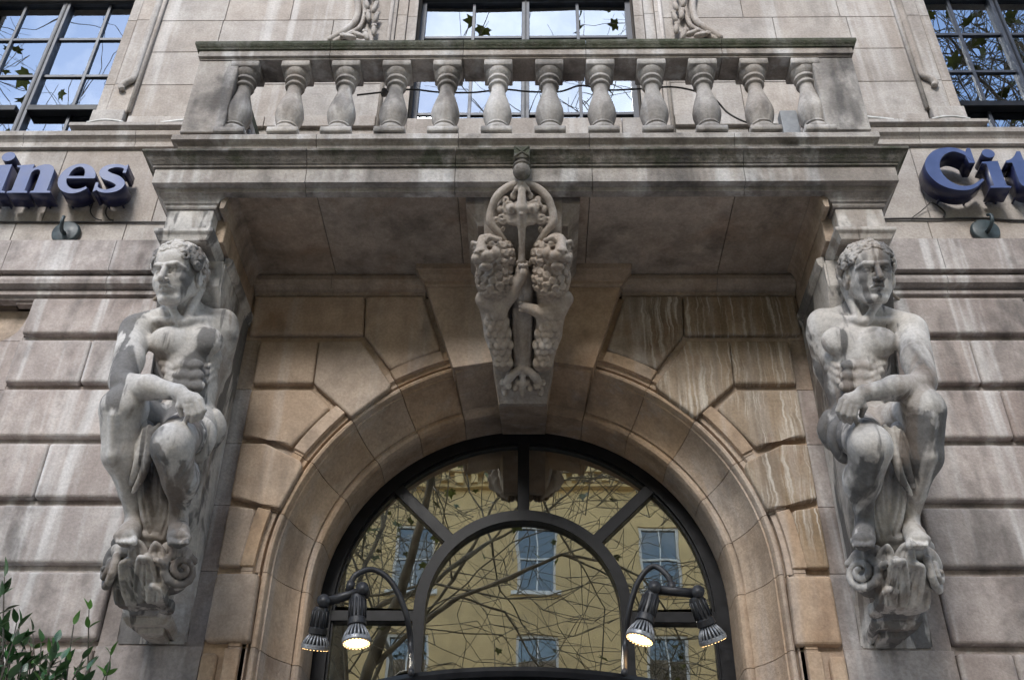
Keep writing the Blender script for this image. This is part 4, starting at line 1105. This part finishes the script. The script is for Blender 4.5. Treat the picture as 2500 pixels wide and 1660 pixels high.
Gc.chain([p(1186, 715, .06), p(1187, 770, .05), p(1190, 815, .045), p(1204, 832, .05), p(1219, 815, .045), p(1222, 770, .05), p(1222, 720, .06)], .013, .008, n=5)
# acanthus foot
for e in (-1, 1):
    X = lambda u: 1205 + e*(u-1205)
    Gc.chain([p(1205, 845, .04), p(X(1220), 858, .06), p(X(1236), 872, .06), p(X(1250), 900, .04)], [.02, .026, .026, .012], .01, n=4)
    for (u, v, r_) in ((1222, 893, .022), (1238, 888, .022), (1252, 882, .018), (1246, 906, .018), (1216, 880, .02)):
        Gc.ell(p(X(u), v, .045), (r_, .018, r_*1.5), .006)
    Gc.ell(p(X(1217), 870, .075), (.012, .02, .016), .006, 's')
Gc.chain([p(1205, 850, .06), p(1205, 885, .06), p(1205, 912, .045)], [.014, .024, .014], .01)
Gc.build('crest', ST_LION, LBK)
# boss on the cornice above the crest
Gb = Sculpt((-.12, -1.28, 6.10), (.12, -.95, 6.44), .005)
z0 = at(1200, 394, -1.10)
Gb.ell((-.005, -1.09, 6.215), (.056, .056, .058), .01); Gb.ell((-.005, -1.09, 6.252), (.062, .062, .012), .004); Gb.ell((-.005, -1.09, 6.275), (.05, .05, .014), .004)
Gb.build('cornice_boss', ST_CORN, LBK)
box('boss_tile', -.055, .045, -1.145, -1.0, 6.285, 6.385, ST_CORN, LBK, .006)
for q in ((-.05, 6.29, .04, 6.38), (-.05, 6.38, .04, 6.29)): tube('boss_cross', [(q[0], -1.147, q[1]), (q[2], -1.147, q[3])], .007, ST_CORN, LBK, 6)

# carved leaf scrolls beside the centre window
for s in (-1, 1):
    T = thing('leaf_scroll', 'carved stone acanthus scroll on the %s of the centre window' % ('left' if s < 0 else 'right'), 'carving', 'acanthus scrolls of the centre window')
    G = Sculpt((-1.75, -.16, 8.80), (-1.18, .02, 9.75), .0058)
    P0 = lambda u, v, y=-.03: at(u, v, y)
    G.chain([P0(762, 92), P0(795, 72), P0(818, 52), P0(826, 20), P0(822, -20), P0(835, -70)], .028, .01, n=6)
    G.chain([P0(772, 96), P0(806, 78), P0(832, 60), P0(842, 20), P0(838, -20), P0(848, -70)], .018, .01, n=6)
    for i, (u, v, a_) in enumerate(((845, 85, 20), (826, 82, 60), (806, 86, 75), (862, 72, 5), (866, 45, -10), (850, 40, 10), (864, 20, -10), (846, 12, 15), (864, -5, 0), (848, -15, 10), (866, -35, 0), (850, -45, 10))):
        t = R(a_); ax = np.array([-math.sin(t), 0, math.cos(t)]); sx = np.array([math.cos(t), 0, math.sin(t)])
        c = P0(u, v, -.05); G.ell(c, (.024, .03, .065), .006, A=[sx, [0, 1, 0], ax]); G.chain([c - ax*.05 + np.array([0, -.03, 0]), c + ax*.05 + np.array([0, -.03, 0])], .006, .004, 's')
        G.curl(c + ax*.06 + np.array([0, -.012, 0]), (0, -1, 0), .022, .009, 1.2, .004, 1, 8)
    G.build('leaf_carving', ST_WALL, T, s > 0, -.012 if s > 0 else 0)

# ------------------------------------------------------------------ lettering on the frieze
def stroke_poly(pts, wd, n=6):
    P = smooth_path([(x, y, 0) for x, y in pts], n)[:, :2]; t = np.gradient(P, axis=0); t /= np.linalg.norm(t, axis=1)[:, None]
    nn = np.stack([-t[:, 1], t[:, 0]], 1); w_ = np.interp(np.linspace(0, 1, len(P)), np.linspace(0, 1, len(wd)), wd)[:, None]/2
    return list(map(tuple, P + nn*w_)) + list(map(tuple, (P - nn*w_)[::-1]))
def circ(cx, cy, r, n=28, a0=0, a1=360, ry=None): return [(cx + r*math.cos(R(a)), cy + (ry or r)*math.sin(R(a))) for a in np.linspace(a0, a1, n, endpoint=(a1-a0) < 359)]
GL = {
 'n': ([[(0, 0), (.50, 0), (.50, .05), (.42, .08), (.42, .72), (.47, .80), (.55, .83), (.62, .79), (.645, .68), (.645, .08), (.57, .05), (.57, 0), (1.07, 0), (1.07, .05), (.97, .08), (.97, .72), (.955, .84), (.90, .94), (.80, 1.0), (.68, 1.01), (.55, .96), (.43, .86), (.415, .86), (.415, 1.01), (.0, .97), (0, .92), (.10, .89), (.10, .08), (0, .05)]], 0),
 'i': ([[(0, 0), (.52, 0), (.52, .05), (.42, .08), (.42, 1.01), (0, .97), (0, .92), (.10, .89), (.10, .08), (0, .05)], circ(.25, 1.30, .165)], 0),
 't': ([[(0, .87), (0, .94), (.14, 1.0), (.26, 1.12), (.35, 1.28), (.44, 1.28), (.44, .97), (.70, .97), (.70, .87), (.44, .87), (.44, .24), (.47, .15), (.54, .11), (.64, .14), (.70, .19), (.74, .14), (.66, .04), (.54, -.02), (.40, -.03), (.26, .01), (.17, .09), (.14, .2), (.14, .87)]], 0),
}
GL['e'] = ([circ(.46, .5, .46, 40, 2, 322, .525) + [(.80, .16)] + circ(.54, .52, .33, 22, 318, 186, .40)[1:] + [(.215, .50), (.90, .50)]], 0)
GL['e_hole'] = [(.235, .58), (.25, .70), (.29, .82), (.35, .89), (.43, .92), (.51, .90), (.58, .83), (.62, .72), (.63, .58)]
GL['s'] = ([stroke_poly([(.70, .80), (.60, .91), (.40, .95), (.20, .88), (.15, .72), (.28, .58), (.52, .46), (.66, .30), (.60, .13), (.38, .05), (.18, .10), (.06, .24)], [.05, .09, .12, .17, .22, .26, .26, .22, .17, .12, .09, .05])], 0)
GL['C'] = ([stroke_poly([(1.13, 1.02), (.98, 1.28), (.72, 1.40), (.40, 1.27), (.19, .95), (.16, .60), (.30, .26), (.60, .05), (.92, .08), (1.22, .34)], [.06, .11, .15, .26, .33, .33, .28, .17, .11, .06])], 0)
def prism_letter(bmesh_list, poly, yf, yb, sx, sz, ox, oz, hole=None):
    cu = bpy.data.curves.new('l', 'CURVE'); cu.dimensions = '2D'; cu.fill_mode = 'BOTH'; cu.extrude = (yb-yf)/2
    for pl in [poly] + ([hole] if hole else []):
        sp = cu.splines.new('POLY'); sp.points.add(len(pl)-1); sp.use_cyclic_u = True
        for q, (x, y) in zip(sp.points, pl): q.co = (ox + x*sx, oz + y*sz, 0, 1)
    ob = bpy.data.objects.new('l', cu); COL.objects.link(ob)
    dg = bpy.context.evaluated_depsgraph_get(); me = bpy.data.meshes.new_from_object(ob.evaluated_get(dg))
    bpy.data.objects.remove(ob); bpy.data.curves.remove(cu)
    me.transform(Matrix(((1, 0, 0, 0), (0, 0, -1, (yf+yb)/2), (0, 1, 0, 0), (0, 0, 0, 1)))); return me
def letter(parent, ch, x0, z0, sx, sz, yf=-.20, yb=-.045):
    polys, _ = GL[ch]; bm = bmesh.new()
    for k, pl in enumerate(polys):
        me = prism_letter(None, pl, yf + .001*k, yb, sx, sz, x0, z0, GL['e_hole'] if ch == 'e' else None); bm.from_mesh(me); bpy.data.meshes.remove(me)
    if ch == 'C':
        for pl in ([(1.03, .92), (1.17, .92), (1.17, 1.45), (1.09, 1.45), (1.0, 1.22)],):
            me = prism_letter(None, pl, yf + .0015, yb, sx, sz, x0, z0); bm.from_mesh(me); bpy.data.meshes.remove(me)
    if ch == 's':
        for pl in ([(.63, .70), (.71, .70), (.71, 1.0), (.64, .95)], [(.04, .36), (.11, .36), (.13, .10), (.04, .03)]):
            me = prism_letter(None, pl, yf + .0015, yb, sx, sz, x0, z0); bm.from_mesh(me); bpy.data.meshes.remove(me)
    bmesh.ops.remove_doubles(bm, verts=bm.verts[:], dist=1e-5); bmesh.ops.recalc_face_normals(bm, faces=bm.faces[:])
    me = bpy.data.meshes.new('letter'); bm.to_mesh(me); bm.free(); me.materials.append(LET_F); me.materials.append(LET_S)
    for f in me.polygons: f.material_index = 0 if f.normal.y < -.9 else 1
    o = link(bpy.data.objects.new('letter', me), parent)
    zs = [v.co.z for v in me.vertices]; xs = [v.co.x for v in me.vertices]
    for fx in (.25, .75):
        x = min(xs) + (max(xs)-min(xs))*fx; tube('fixing_pin', [(x, yb-.02, z0 + sz*.1), (x, .0, z0 + sz*.1)], .008, LET_S, o, 6)
    return o
SG = thing('blue_sign_lettering', 'raised blue letters reading ines on the frieze left of the balcony', 'sign')
letter(SG, 'i', -4.02, 6.895, .31, .292); letter(SG, 'n', -3.845, 6.895, .305, .292); letter(SG, 'e', -3.495, 6.895, .30, .292); letter(SG, 's', -3.215, 6.895, .305, .292)
SG2 = thing('blue_sign_lettering', 'raised blue letters reading Cit on the frieze right of the balcony', 'sign')
letter(SG2, 'C', 2.985, 6.905, .32, .292); letter(SG2, 'i', 3.41, 6.918, .285, .272); letter(SG2, 't', 3.59, 6.918, .30, .292)

# ------------------------------------------------------------------ small fittings
for s in (-1, 1):
    T = thing('wall_hook', 'dark round metal plate with hook below the %s' % ('ines lettering' if s < 0 else 'Cit lettering'), 'hook', 'hook plates on the frieze')
    c = np.array([-3.40 if s < 0 else 3.365, 0, 6.655])
    V, F = lathe_data([(.094, 0), (.105, .008), (.107, .02), (.10, .036), (.09, .042)], 36)
    V = [(c[0]+x, -.002-z, c[2]+y) for x, y, z in V]
    bm = bmesh.new(); vs = [bm.verts.new(v) for v in V]
    for f in F: bm.faces.new([vs[i] for i in f])
    o = bmobj('plate', bm, GREENM, T, True); o.data.set_sharp_from_angle(angle=R(40))
    hk = smooth_path([c + np.array([0, -.03, -.02]), c + np.array([0, -.09, -.03]), c + np.array([.01, -.135, .0]), c + np.array([.01, -.14, .05]), c + np.array([0, -.115, .075])], 6)
    tube('hook', hk, np.linspace(.017, .011, len(hk)), GREENM, T, 8)
def cable(label, pts, r=.006, mat=CABLE, n=8, name='cable'):
    return tag(tube(name, smooth_path(pts, n), r, mat, None, 6), label, 'cable')
cable('thin dark cable along the frieze joint under the ines lettering', [(-5.2, -.012, 6.785), (-4.2, -.012, 6.778), (-3.4, -.012, 6.772), (-2.9, -.012, 6.77), (-2.33, -.012, 6.765)], .007)
cable('looped cable dropping from the letter s to the joint', [(-3.13, -.05, 6.93), (-3.15, -.035, 6.86), (-3.12, -.02, 6.80), (-3.08, -.014, 6.785)], .006)
cable('second looped cable dropping beside the letter s', [(-3.26, -.05, 6.93), (-3.27, -.03, 6.87), (-3.23, -.02, 6.81), (-3.17, -.014, 6.786)], .005)
cable('brown cable along the frieze joint under the Cit lettering', [(2.33, -.012, 6.765), (2.75, -.014, 6.785), (3.05, -.014, 6.782), (3.4, -.012, 6.79), (3.7, -.012, 6.765), (5, -.012, 6.76)], .008)
cable('cable hanging from the letter C to the joint', [(3.03, -.045, 6.92), (3.08, -.03, 6.89), (3.115, -.02, 6.84), (3.10, -.014, 6.795)], .007)
cable('fine wire slanting from the letter C', [(3.02, -.04, 6.92), (2.95, -.02, 6.86), (2.86, -.012, 6.79)], .0035)
cable('black cable strung behind the balusters', [at(823, 220, -.70), at(885, 213, -.70), at(950, 207, -.70), at(1010, 213, -.70), at(1090, 214, -.70), at(1160, 207, -.70), at(1220, 212, -.70), at(1290, 212, -.70), at(1340, 198, -.70), at(1400, 208, -.70), at(1470, 206, -.70), at(1560, 202, -.70), at(1640, 225, -.70), at(1680, 262, -.70), at(1730, 285, -.70), at(1790, 288, -.70)], .007)
JB = thing('junction_box', 'small grey junction box on the balcony beside the last baluster on the right', 'junction box')
c = at(1817, 278, -.66)
box('case', c[0]-.06, c[0]+.06, -.70, -.62, 6.732, c[2]+.06, plain('grey_plastic', (.26, .28, .31), .5), JB, .006)
for dz in (.0, .05): tube('cable_gland', [(c[0]-.10, -.66, 6.79+dz), (c[0]-.055, -.66, 6.79+dz)], .013, WCABLE, JB, 8)
CL = thing('cable_connector', 'small dark cable connector hanging behind the fourth baluster from the left', 'connector')
c = at(886, 214, -.70); V, F = lathe_data([(.012, -.03), (.024, -.024), (.024, .024), (.012, .03)], 8, c); mesh('shell', V, F, plain('grey_rubber', (.12, .11, .10), .7), CL)
for s in (-1, 1):
    cable('white cable lying on the sill by the %s window' % ('left' if s < 0 else 'right'), [(s*3.52, -.06, 7.80), (s*3.40, -.07, 7.815), (s*3.3, -.07, 7.81), (s*3.22, -.07, 7.79)], .009, WCABLE)
    cable('white cable end on the sill beside the %s end of the balcony' % ('left' if s < 0 else 'right'), [(s*2.92, -.06, 7.79), (s*2.8, -.06, 7.81), (s*2.68, -.06, 7.83), (s*2.6, -.05, 7.87), (s*2.5, -.04, 7.86)], .012, WCABLE)
    cable('pair of thin pipes behind the head of the %s statue' % ('left' if s < 0 else 'right'), [(s*2.62, -.03, 6.0), (s*2.54, -.10, 6.02), (s*2.44, -.2, 6.06), (s*2.30, -.3, 6.10)], .012, plain('pipe_beige', (.3, .25, .2), .6))

# twin spotlights on goosenecks
LAMP_BLACK = plain('spotlight_black_plastic', (.02, .02, .023), .5, nscale=30)
LAMP_GREY = plain('spotlight_heatsink_grey', (.28, .29, .31), .4, metal=.3, nscale=30)
LENS = emit_mat('warm_led_lens', (1, .58, .22), 2.2)
def cyl(name, a, b, prof, mat, parent, n=24, smooth=True, caps=True):
    """lathe along a->b; prof of (radius, t)"""
    a = np.array(a, float); b = np.array(b, float); d = b-a; ln = np.linalg.norm(d); d /= ln
    e1 = np.cross(d, [0, 1, .1]); e1 /= np.linalg.norm(e1); e2 = np.cross(d, e1)
    V, F = lathe_data(prof, n, caps=caps); V = [a + e1*x + e2*y + d*(z*ln) for x, y, z in V]
    o = mesh(name, V, F, mat, parent, smooth); o.data.set_sharp_from_angle(angle=R(40)); return o
def spot(parent, top, base, r_=.078):
    """socket from top, heatsink cone to the lens at base"""
    top = np.array(top); base = np.array(base); d = base-top; ln = np.linalg.norm(d); d /= ln
    sk = cyl('lamp_socket', top, top+d*ln*.66, [(.02, 0), (.036, .02), (.042, .1), (.044, .75), (.05, .78), (.052, .97), (.045, 1)], LAMP_BLACK, parent)
    e1 = np.cross(d, [0, 1, .1]); e1 /= np.linalg.norm(e1); e2 = np.cross(d, e1)
    for k in range(12):
        a_ = 2*math.pi*k/12; q = e1*math.cos(a_)+e2*math.sin(a_); tube('socket_rib', [top + d*ln*.10 + q*.044, top + d*ln*.48 + q*.0465], .0055, LAMP_BLACK, sk, 5)
    t0 = top + d*ln*.66
    bl = cyl('lamp_bulb', t0, base, [(.03, 0), (.036, .05), (.05, .55), (.058, .9), (.0585, .95), (.05, .97)], LAMP_BLACK, parent)
    for k in range(20):
        a_ = 2*math.pi*k/20; q = e1*math.cos(a_)+e2*math.sin(a_)
        tube('cooling_fin', [t0 + q*.038, t0 + (base-t0)*.45 + q*.062, t0 + (base-t0)*.86 + q*(r_-.003)], .0052, LAMP_GREY, bl, 5)
    cyl('rim', base - d*.022, base + d*.004, [(r_*.7, 0), (r_*.98, .02), (r_, .3), (r_, .8), (r_*.93, 1), (r_*.80, 1), (r_*.80, .6)], LAMP_GREY, bl, caps=False)
    cyl('lens', base - d*.003, base + d*.004, [(r_*.2, 0), (r_*.79, .0), (r_*.79, .5), (r_*.5, .9), (r_*.1, 1)], LENS, bl)
    for k in range(22):
        a_ = 2*math.pi*k/22; q = e1*math.cos(a_)+e2*math.sin(a_)
        cyl('vent_glow', base + q*r_*.865 - d*.001, base + q*r_*.865 + d*.006, [(.004, 0), (.0048, .5), (.003, 1)], LENS, bl, 6)
YL = -.32
for s, lab in ((-1, 'left'), (1, 'right')):
    T = thing('twin_spotlight', 'lit twin spotlight on a black gooseneck at the %s of the entrance' % lab, 'spotlight', 'twin spotlights over the entrance')
    if s < 0:
        g = [atz(948, 1552, 3.21), at(948, 1500, -.2), at(938, 1420, -.24), at(905, 1345, -.27), at(862, 1313, -.29), at(822, 1324, YL), at(806, 1350, YL)]
        b0, b1 = at(748, 1389, YL), at(838, 1361, YL)
        tops = (at(742, 1398, YL), at(825, 1372, YL)); bases = (at(727, 1494, YL+.085), at(822, 1482, YL-.02))
    else:
        g = [atz(1440, 1552, 3.21), at(1440, 1500, -.2), at(1450, 1410, -.24), at(1472, 1340, -.27), at(1505, 1305, -.29), at(1537, 1325, YL), at(1550, 1352, YL)]
        b0, b1 = at(1508, 1358, YL), at(1608, 1368, YL)
        tops = (at(1504, 1366, YL), at(1603, 1374, YL)); bases = (at(1475, 1473, YL-.01), at(1645, 1478, YL+.085))
    gp = smooth_path(g, 10); tube('gooseneck', gp, .0165, LAMP_BLACK, T, 10)
    tube('cross_bar', [b0, b1], .026, LAMP_BLACK, T, 14)
    for q in (b0, b1): tube('knuckle', [q + np.array([0, .045, 0]), q - np.array([0, .045, 0])], .034, LAMP_BLACK, T, 16)
    tube('collar', [gp[-1] + (gp[-4]-gp[-1])*1.0, gp[-1] + np.array([0, 0, -.03])], .024, LAMP_BLACK, T, 12)
    for a_, b_ in zip(tops, bases): spot(T, a_, b_)

# ------------------------------------------------------------------ shrub at the foot of the wall
def leaf_mesh(name, L_, W_, mat, fold=.25, bend=.15):
    V = []; F = []; n = 5
    for i in range(n+1):
        t = i/n; w_ = W_*math.sin(math.pi*min(1, t**.8))*(1 - .15*t); z = -bend*L_*t*t
        V += [(-w_/2, L_*t, z + fold*w_*.5), (0, L_*t, z), (w_/2, L_*t, z + fold*w_*.5)]
    for i in range(n):
        a = i*3; F += [(a, a+1, a+4, a+3), (a+1, a+2, a+5, a+4)]
    me = bpy.data.meshes.new(name); me.from_pydata(V, [], F); me.polygons.foreach_set('use_smooth', np.ones(len(F), bool)); me.materials.append(mat); return me
LEAF = plain('glossy_leaf', (.028, .085, .022), .32, spec=.6, nscale=9, var=.5)
LEAF2 = plain('young_leaf', (.07, .17, .03), .35, spec=.6, nscale=9, var=.4)
BARK = plain('stem_bark', (.07, .06, .045), .8, nscale=25)
def orient(o, p, d, roll):
    d = Vector(d).normalized(); q = d.to_track_quat('Y', 'Z'); o.rotation_mode = 'QUATERNION'; o.rotation_quaternion = q @ Matrix.Rotation(roll, 3, 'Y').to_quaternion(); o.location = p
SH = thing('evergreen_shrub', 'glossy green evergreen shrub in the lower left corner before the wall', 'shrub')
lm = [leaf_mesh('leaf', .105, .042, LEAF), leaf_mesh('leaf', .085, .036, LEAF), leaf_mesh('leaf', .075, .03, LEAF2)]
random.seed(21)
YS = -.75
tips = [(205, 1405), (255, 1512), (170, 1440), (40, 1450), (95, 1480), (130, 1505), (60, 1500), (10, 1470), (150, 1530), (200, 1545), (80, 1535), (20, 1530), (110, 1550), (-20, 1500), (240, 1560), (50, 1560), (10, 1330), (0, 1375), (-25, 1420), (-30, 1350), (170, 1565), (130, 1480), (30, 1490), (-15, 1545), (75, 1455), (115, 1525), (190, 1520)] + [(random.uniform(-40, 150), random.uniform(1475, 1600)) for _ in range(15)] + [(random.uniform(-40, 60), random.uniform(1420, 1500)) for _ in range(6)]
root = at(60, 1900, YS)
stems = []
for k, (u, v) in enumerate(tips):
    y = YS + random.uniform(-.25, .2); tip = at(u, v, y); base = np.array([root[0] + random.uniform(-.3, .3), y + random.uniform(-.1, .1), 1.6 + random.uniform(-.2, .2)])
    mid = base*.45 + tip*.55 + np.array([random.uniform(-.12, .12), random.uniform(-.1, .1), .05]); pp = smooth_path([base, mid, tip], 8)
    stems.append(pp)
Vs = []; Fs = []
for pp in stems:
    v_, f_ = tube_data(pp, np.linspace(.011, .003, len(pp)), 5, True, len(Vs)); Vs += v_; Fs += f_
trunk_v, trunk_f = tube_data([(root[0], YS, 0), (root[0]+.05, YS, .9), (root[0], YS, 1.7)], [.05, .04, .02], 8, True, len(Vs)); Vs += trunk_v; Fs += trunk_f
mesh('stems', Vs, Fs, BARK, SH, True)
nl = 0
for k, pp in enumerate(stems):
    m_ = len(pp)
    for i in range(m_-9 if k < 3 else m_-4, m_):
        if i < 0: continue
        for q in range(random.choice((1, 2)) if k < 3 else (1 if i % 3 else 2)):
            t = pp[i] - pp[max(0, i-1)] + 1e-6; t /= np.linalg.norm(t)
            a_ = random.uniform(0, 6.28); dv = np.array([math.cos(a_), math.sin(a_)*.8, random.uniform(-.1, .6)]) + t*random.uniform(.3, 1.0)
            if i == m_-1: dv = t + rng.normal(size=3)*.35
            o = link(bpy.data.objects.new('leaf', lm[2] if (k < 3 or random.random() < .12) else random.choice(lm[:2])), SH); orient(o, pp[i], dv, random.uniform(-.8, .8)); nl += 1

# ------------------------------------------------------------------ across the street: building and plane trees (seen in the glass)
OB = thing('stucco_building', 'ochre stucco terrace across the street with white sash windows', 'building')
STUC = plain('ochre_stucco', (.60, .45, .23), .85, nscale=1.2, var=.15); WHT = plain('white_paint', (.7, .7, .68), .5); DGL = glass_mat('sash_glass', .12, (.5, .52, .5), (1, .98, .94))
yo = -22.0
bx = []
colx = [-22 + 3.7*i for i in range(13)]
rows = [(1.2, 3.4), (5.2, 7.9), (9.4, 11.9), (13.2, 15.3)]
prev = -30
ob = [(-30, 30, yo-9, yo-.25, 0, 17.2)]
for (z0, z1), nz in zip(rows, [5.2, 9.4, 13.2, 17.2]):
    xs_ = [-30] + sum([[x-.6, x+.6] for x in colx], []) + [30]
    for i in range(0, len(xs_), 2): ob.append((xs_[i], xs_[i+1], yo-.25, yo, z0, z1))
    ob.append((-30, 30, yo-.25, yo, z1, nz))
ob.append((-30, 30, yo-.25, yo, 0, 1.2))
boxes('wall', ob, STUC, OB)
boxes('roof_cornice', [(-30.3, 30.3, yo-.3, yo+.5, 16.9, 17.4), (-30, 30, yo-.2, yo+.25, 16.5, 16.9), (-30, 30, yo, yo+.18, 8.7, 8.95), (-30, 30, yo, yo+.15, 4.4, 4.7), (-30, 30, yo-9, yo, 17.4, 18.6)], STUC, OB)
dm = None
for j in range(100):
    o = bpy.data.objects.new('dentil', dm) if dm else box('dentil', -.12, .12, yo+.25, yo+.42, 16.62, 16.88, STUC, OB)
    if dm is None: dm = o.data; o.location.x = -22
    else: link(o, OB); o.location.x = -22 + .45*j
wfm = None
for (z0, z1) in rows:
    for x in colx:
        h = z1-z0
        fr = boxes('window', [(-.6, -.52, -.2, -.08, 0, h), (.52, .6, -.2, -.08, 0, h), (-.52, .52, -.2, -.08, 0, .08), (-.52, .52, -.2, -.08, h-.08, h), (-.52, .52, -.18, -.1, h/2-.03, h/2+.03), (-.02, .02, -.17, -.12, .08, h/2-.03), (-.02, .02, -.17, -.12, h/2+.03, h-.08), (-.75, .75, 0, .12, -.12, 0)], WHT, OB)
        fr.location = (x, yo, z0)
        g = box('pane', -.52, .52, -.165, -.155, .08, h-.08, DGL, fr)
def grow(p, d, ln, r, lv, segs, leaves, rnd, off):
    n = 4 if lv < 4 else 3; pts = [np.array(p)]; d = np.array(d, float)
    for i in range(n):
        d = d + rnd.normal(size=3)*(.10 + .05*lv) + np.array([0, 0, .05 if lv < 3 else -.02]); d /= np.linalg.norm(d); pts.append(pts[-1] + d*ln/n)
    if any(q[1]+off[1] > -2.6 or (q[1]+off[1] > -6.2 and q[2] < 4.5 + 1.75*(q[1]+off[1]+6.2)) for q in pts) and lv > 0: return   # pruned clear of the building
    rr = np.linspace(r, r*(.62 if lv < 6 else .4), n+1); segs.append((pts, rr, 9 if lv < 2 else (6 if lv < 4 else 4)))
    if lv >= 6:
        if rnd.random() < (.34 if pts[-1][2] > 10.5 else .10): leaves.append((pts[-1], d))
        return
    k = (3, 4, 4, 4, 4, 3)[lv]
    if lv >= 4 and pts[-1][2] < 10.0: k = 2
    for i in range(k):
        q = pts[-1] if i == 0 else pts[rnd.integers(1 if lv else 3, n+1)]
        nd_ = d + rnd.normal(size=3)*(.55 if i else .22)*(1.0 if lv else .9); nd_ /= np.linalg.norm(nd_)
        if nd_[2] < -.35: nd_[2] *= .3
        grow(q, nd_, ln*rnd.uniform(.66, .88), max(.008, rr[-1]*(.87 if i == 0 else .66)), lv+1, segs, leaves, rnd, off)
PBARK = plain('plane_tree_bark', (.13, .115, .085), .85, nscale=4, var=.5)
PLEAF = plain('autumn_plane_leaf', (.10, .12, .02), .55, nscale=1.5, var=.6)
def plane_leaf(name):
    ang = [90, 66, 48, 30, 8, -14, -34, -58, -90]; rad = [1, .55, .62, .92, .5, .7, .40, .34, .12]
    pts = [(math.cos(R(a))*r_, math.sin(R(a))*r_) for a, r_ in zip(ang, rad)]; pts = pts + [(-x, y) for x, y in pts[1:-1]][::-1]
    V = [(x*.11, .10 + y*.11, .02*abs(x)) for x, y in pts]
    V.append((0, .10, 0)); n = len(pts); return V, [(i, (i+1) % n, n) for i in range(n)]
def tree(label, x, y, h, seed, lean=(0, 0, 1)):
    rnd = np.random.default_rng(seed); segs = []; lv = []
    grow((0, 0, 0), lean, h*.33, .24, 0, segs, lv, rnd, (x, y))
    T = thing('plane_tree', label, 'tree', 'plane trees along the pavement'); T.location = (x, y, 0)
    for nm, sel in (('trunk', lambda n: n == 9), ('branches', lambda n: n < 9)):
        V = []; F = []
        for pts, rr, n in segs:
            if sel(n): v_, f_ = tube_data(pts, rr, n, False, len(V)); V += v_; F += f_
        mesh(nm, V, F, PBARK, T, True)
    lV, lF = plane_leaf('leaf'); V = []; F = []; lV = np.array(lV)
    for p_, d_ in lv:
        q = Vector(rnd.normal(size=3) + np.array([0, 0, -.6])).to_track_quat('Y', 'Z').to_matrix(); sc_ = rnd.uniform(1.0, 1.9)
        M3 = np.array(q); o_n = len(V); V += list((M3 @ (lV*sc_).T).T + p_); F += [tuple(o_n+i for i in f) for f in lF]
    o = mesh('crown_leaves', V, F, PLEAF, T); o['kind'] = 'stuff'
    return T
tree('bare-branched plane tree on the kerb just left of the entrance', -2.7, -8.4, 18, 5)
tree('sparse plane tree with last yellow leaves right of the entrance', 5.8, -7.9, 19, 9)
tree('tall plane tree on the pavement far to the left', -8.2, -7.4, 19, 14)
tree('tall plane tree on the pavement far to the right', 9.6, -7.6, 19, 23)
# pale curtains inside the upper windows
CUR = plain('curtain_cloth', (.72, .70, .66), .9, nscale=3, var=.08)
def curtain(label, x0, x1, z0, z1, y):
    n = max(8, int((x1-x0)/.03)); V = []; F = []
    for i in range(n+1):
        x = x0 + (x1-x0)*i/n; yy = y + .03*math.sin(i*1.3)
        V += [(x, yy, z0), (x, yy, z1)]
    for i in range(n): F.append((2*i, 2*i+2, 2*i+3, 2*i+1))
    o = mesh('curtain', V, F, CUR, None, True); m_ = o.modifiers.new('t', 'SOLIDIFY'); m_.thickness = .004; return tag(o, label, 'curtain', 'curtains of the upper windows')
curtain('pale curtain hanging inside the upper left window', -4.05, -3.75, 7.5, 10.2, .75)
curtain('pale curtain hanging inside the upper right window', 3.95, 4.3, 7.5, 10.2, .75)
curtain('pale curtain at the left side of the centre window', -.92, -.62, 7.5, 10.2, .75)
curtain('pale curtain at the right side of the centre window', .55, .92, 7.5, 10.2, .75)
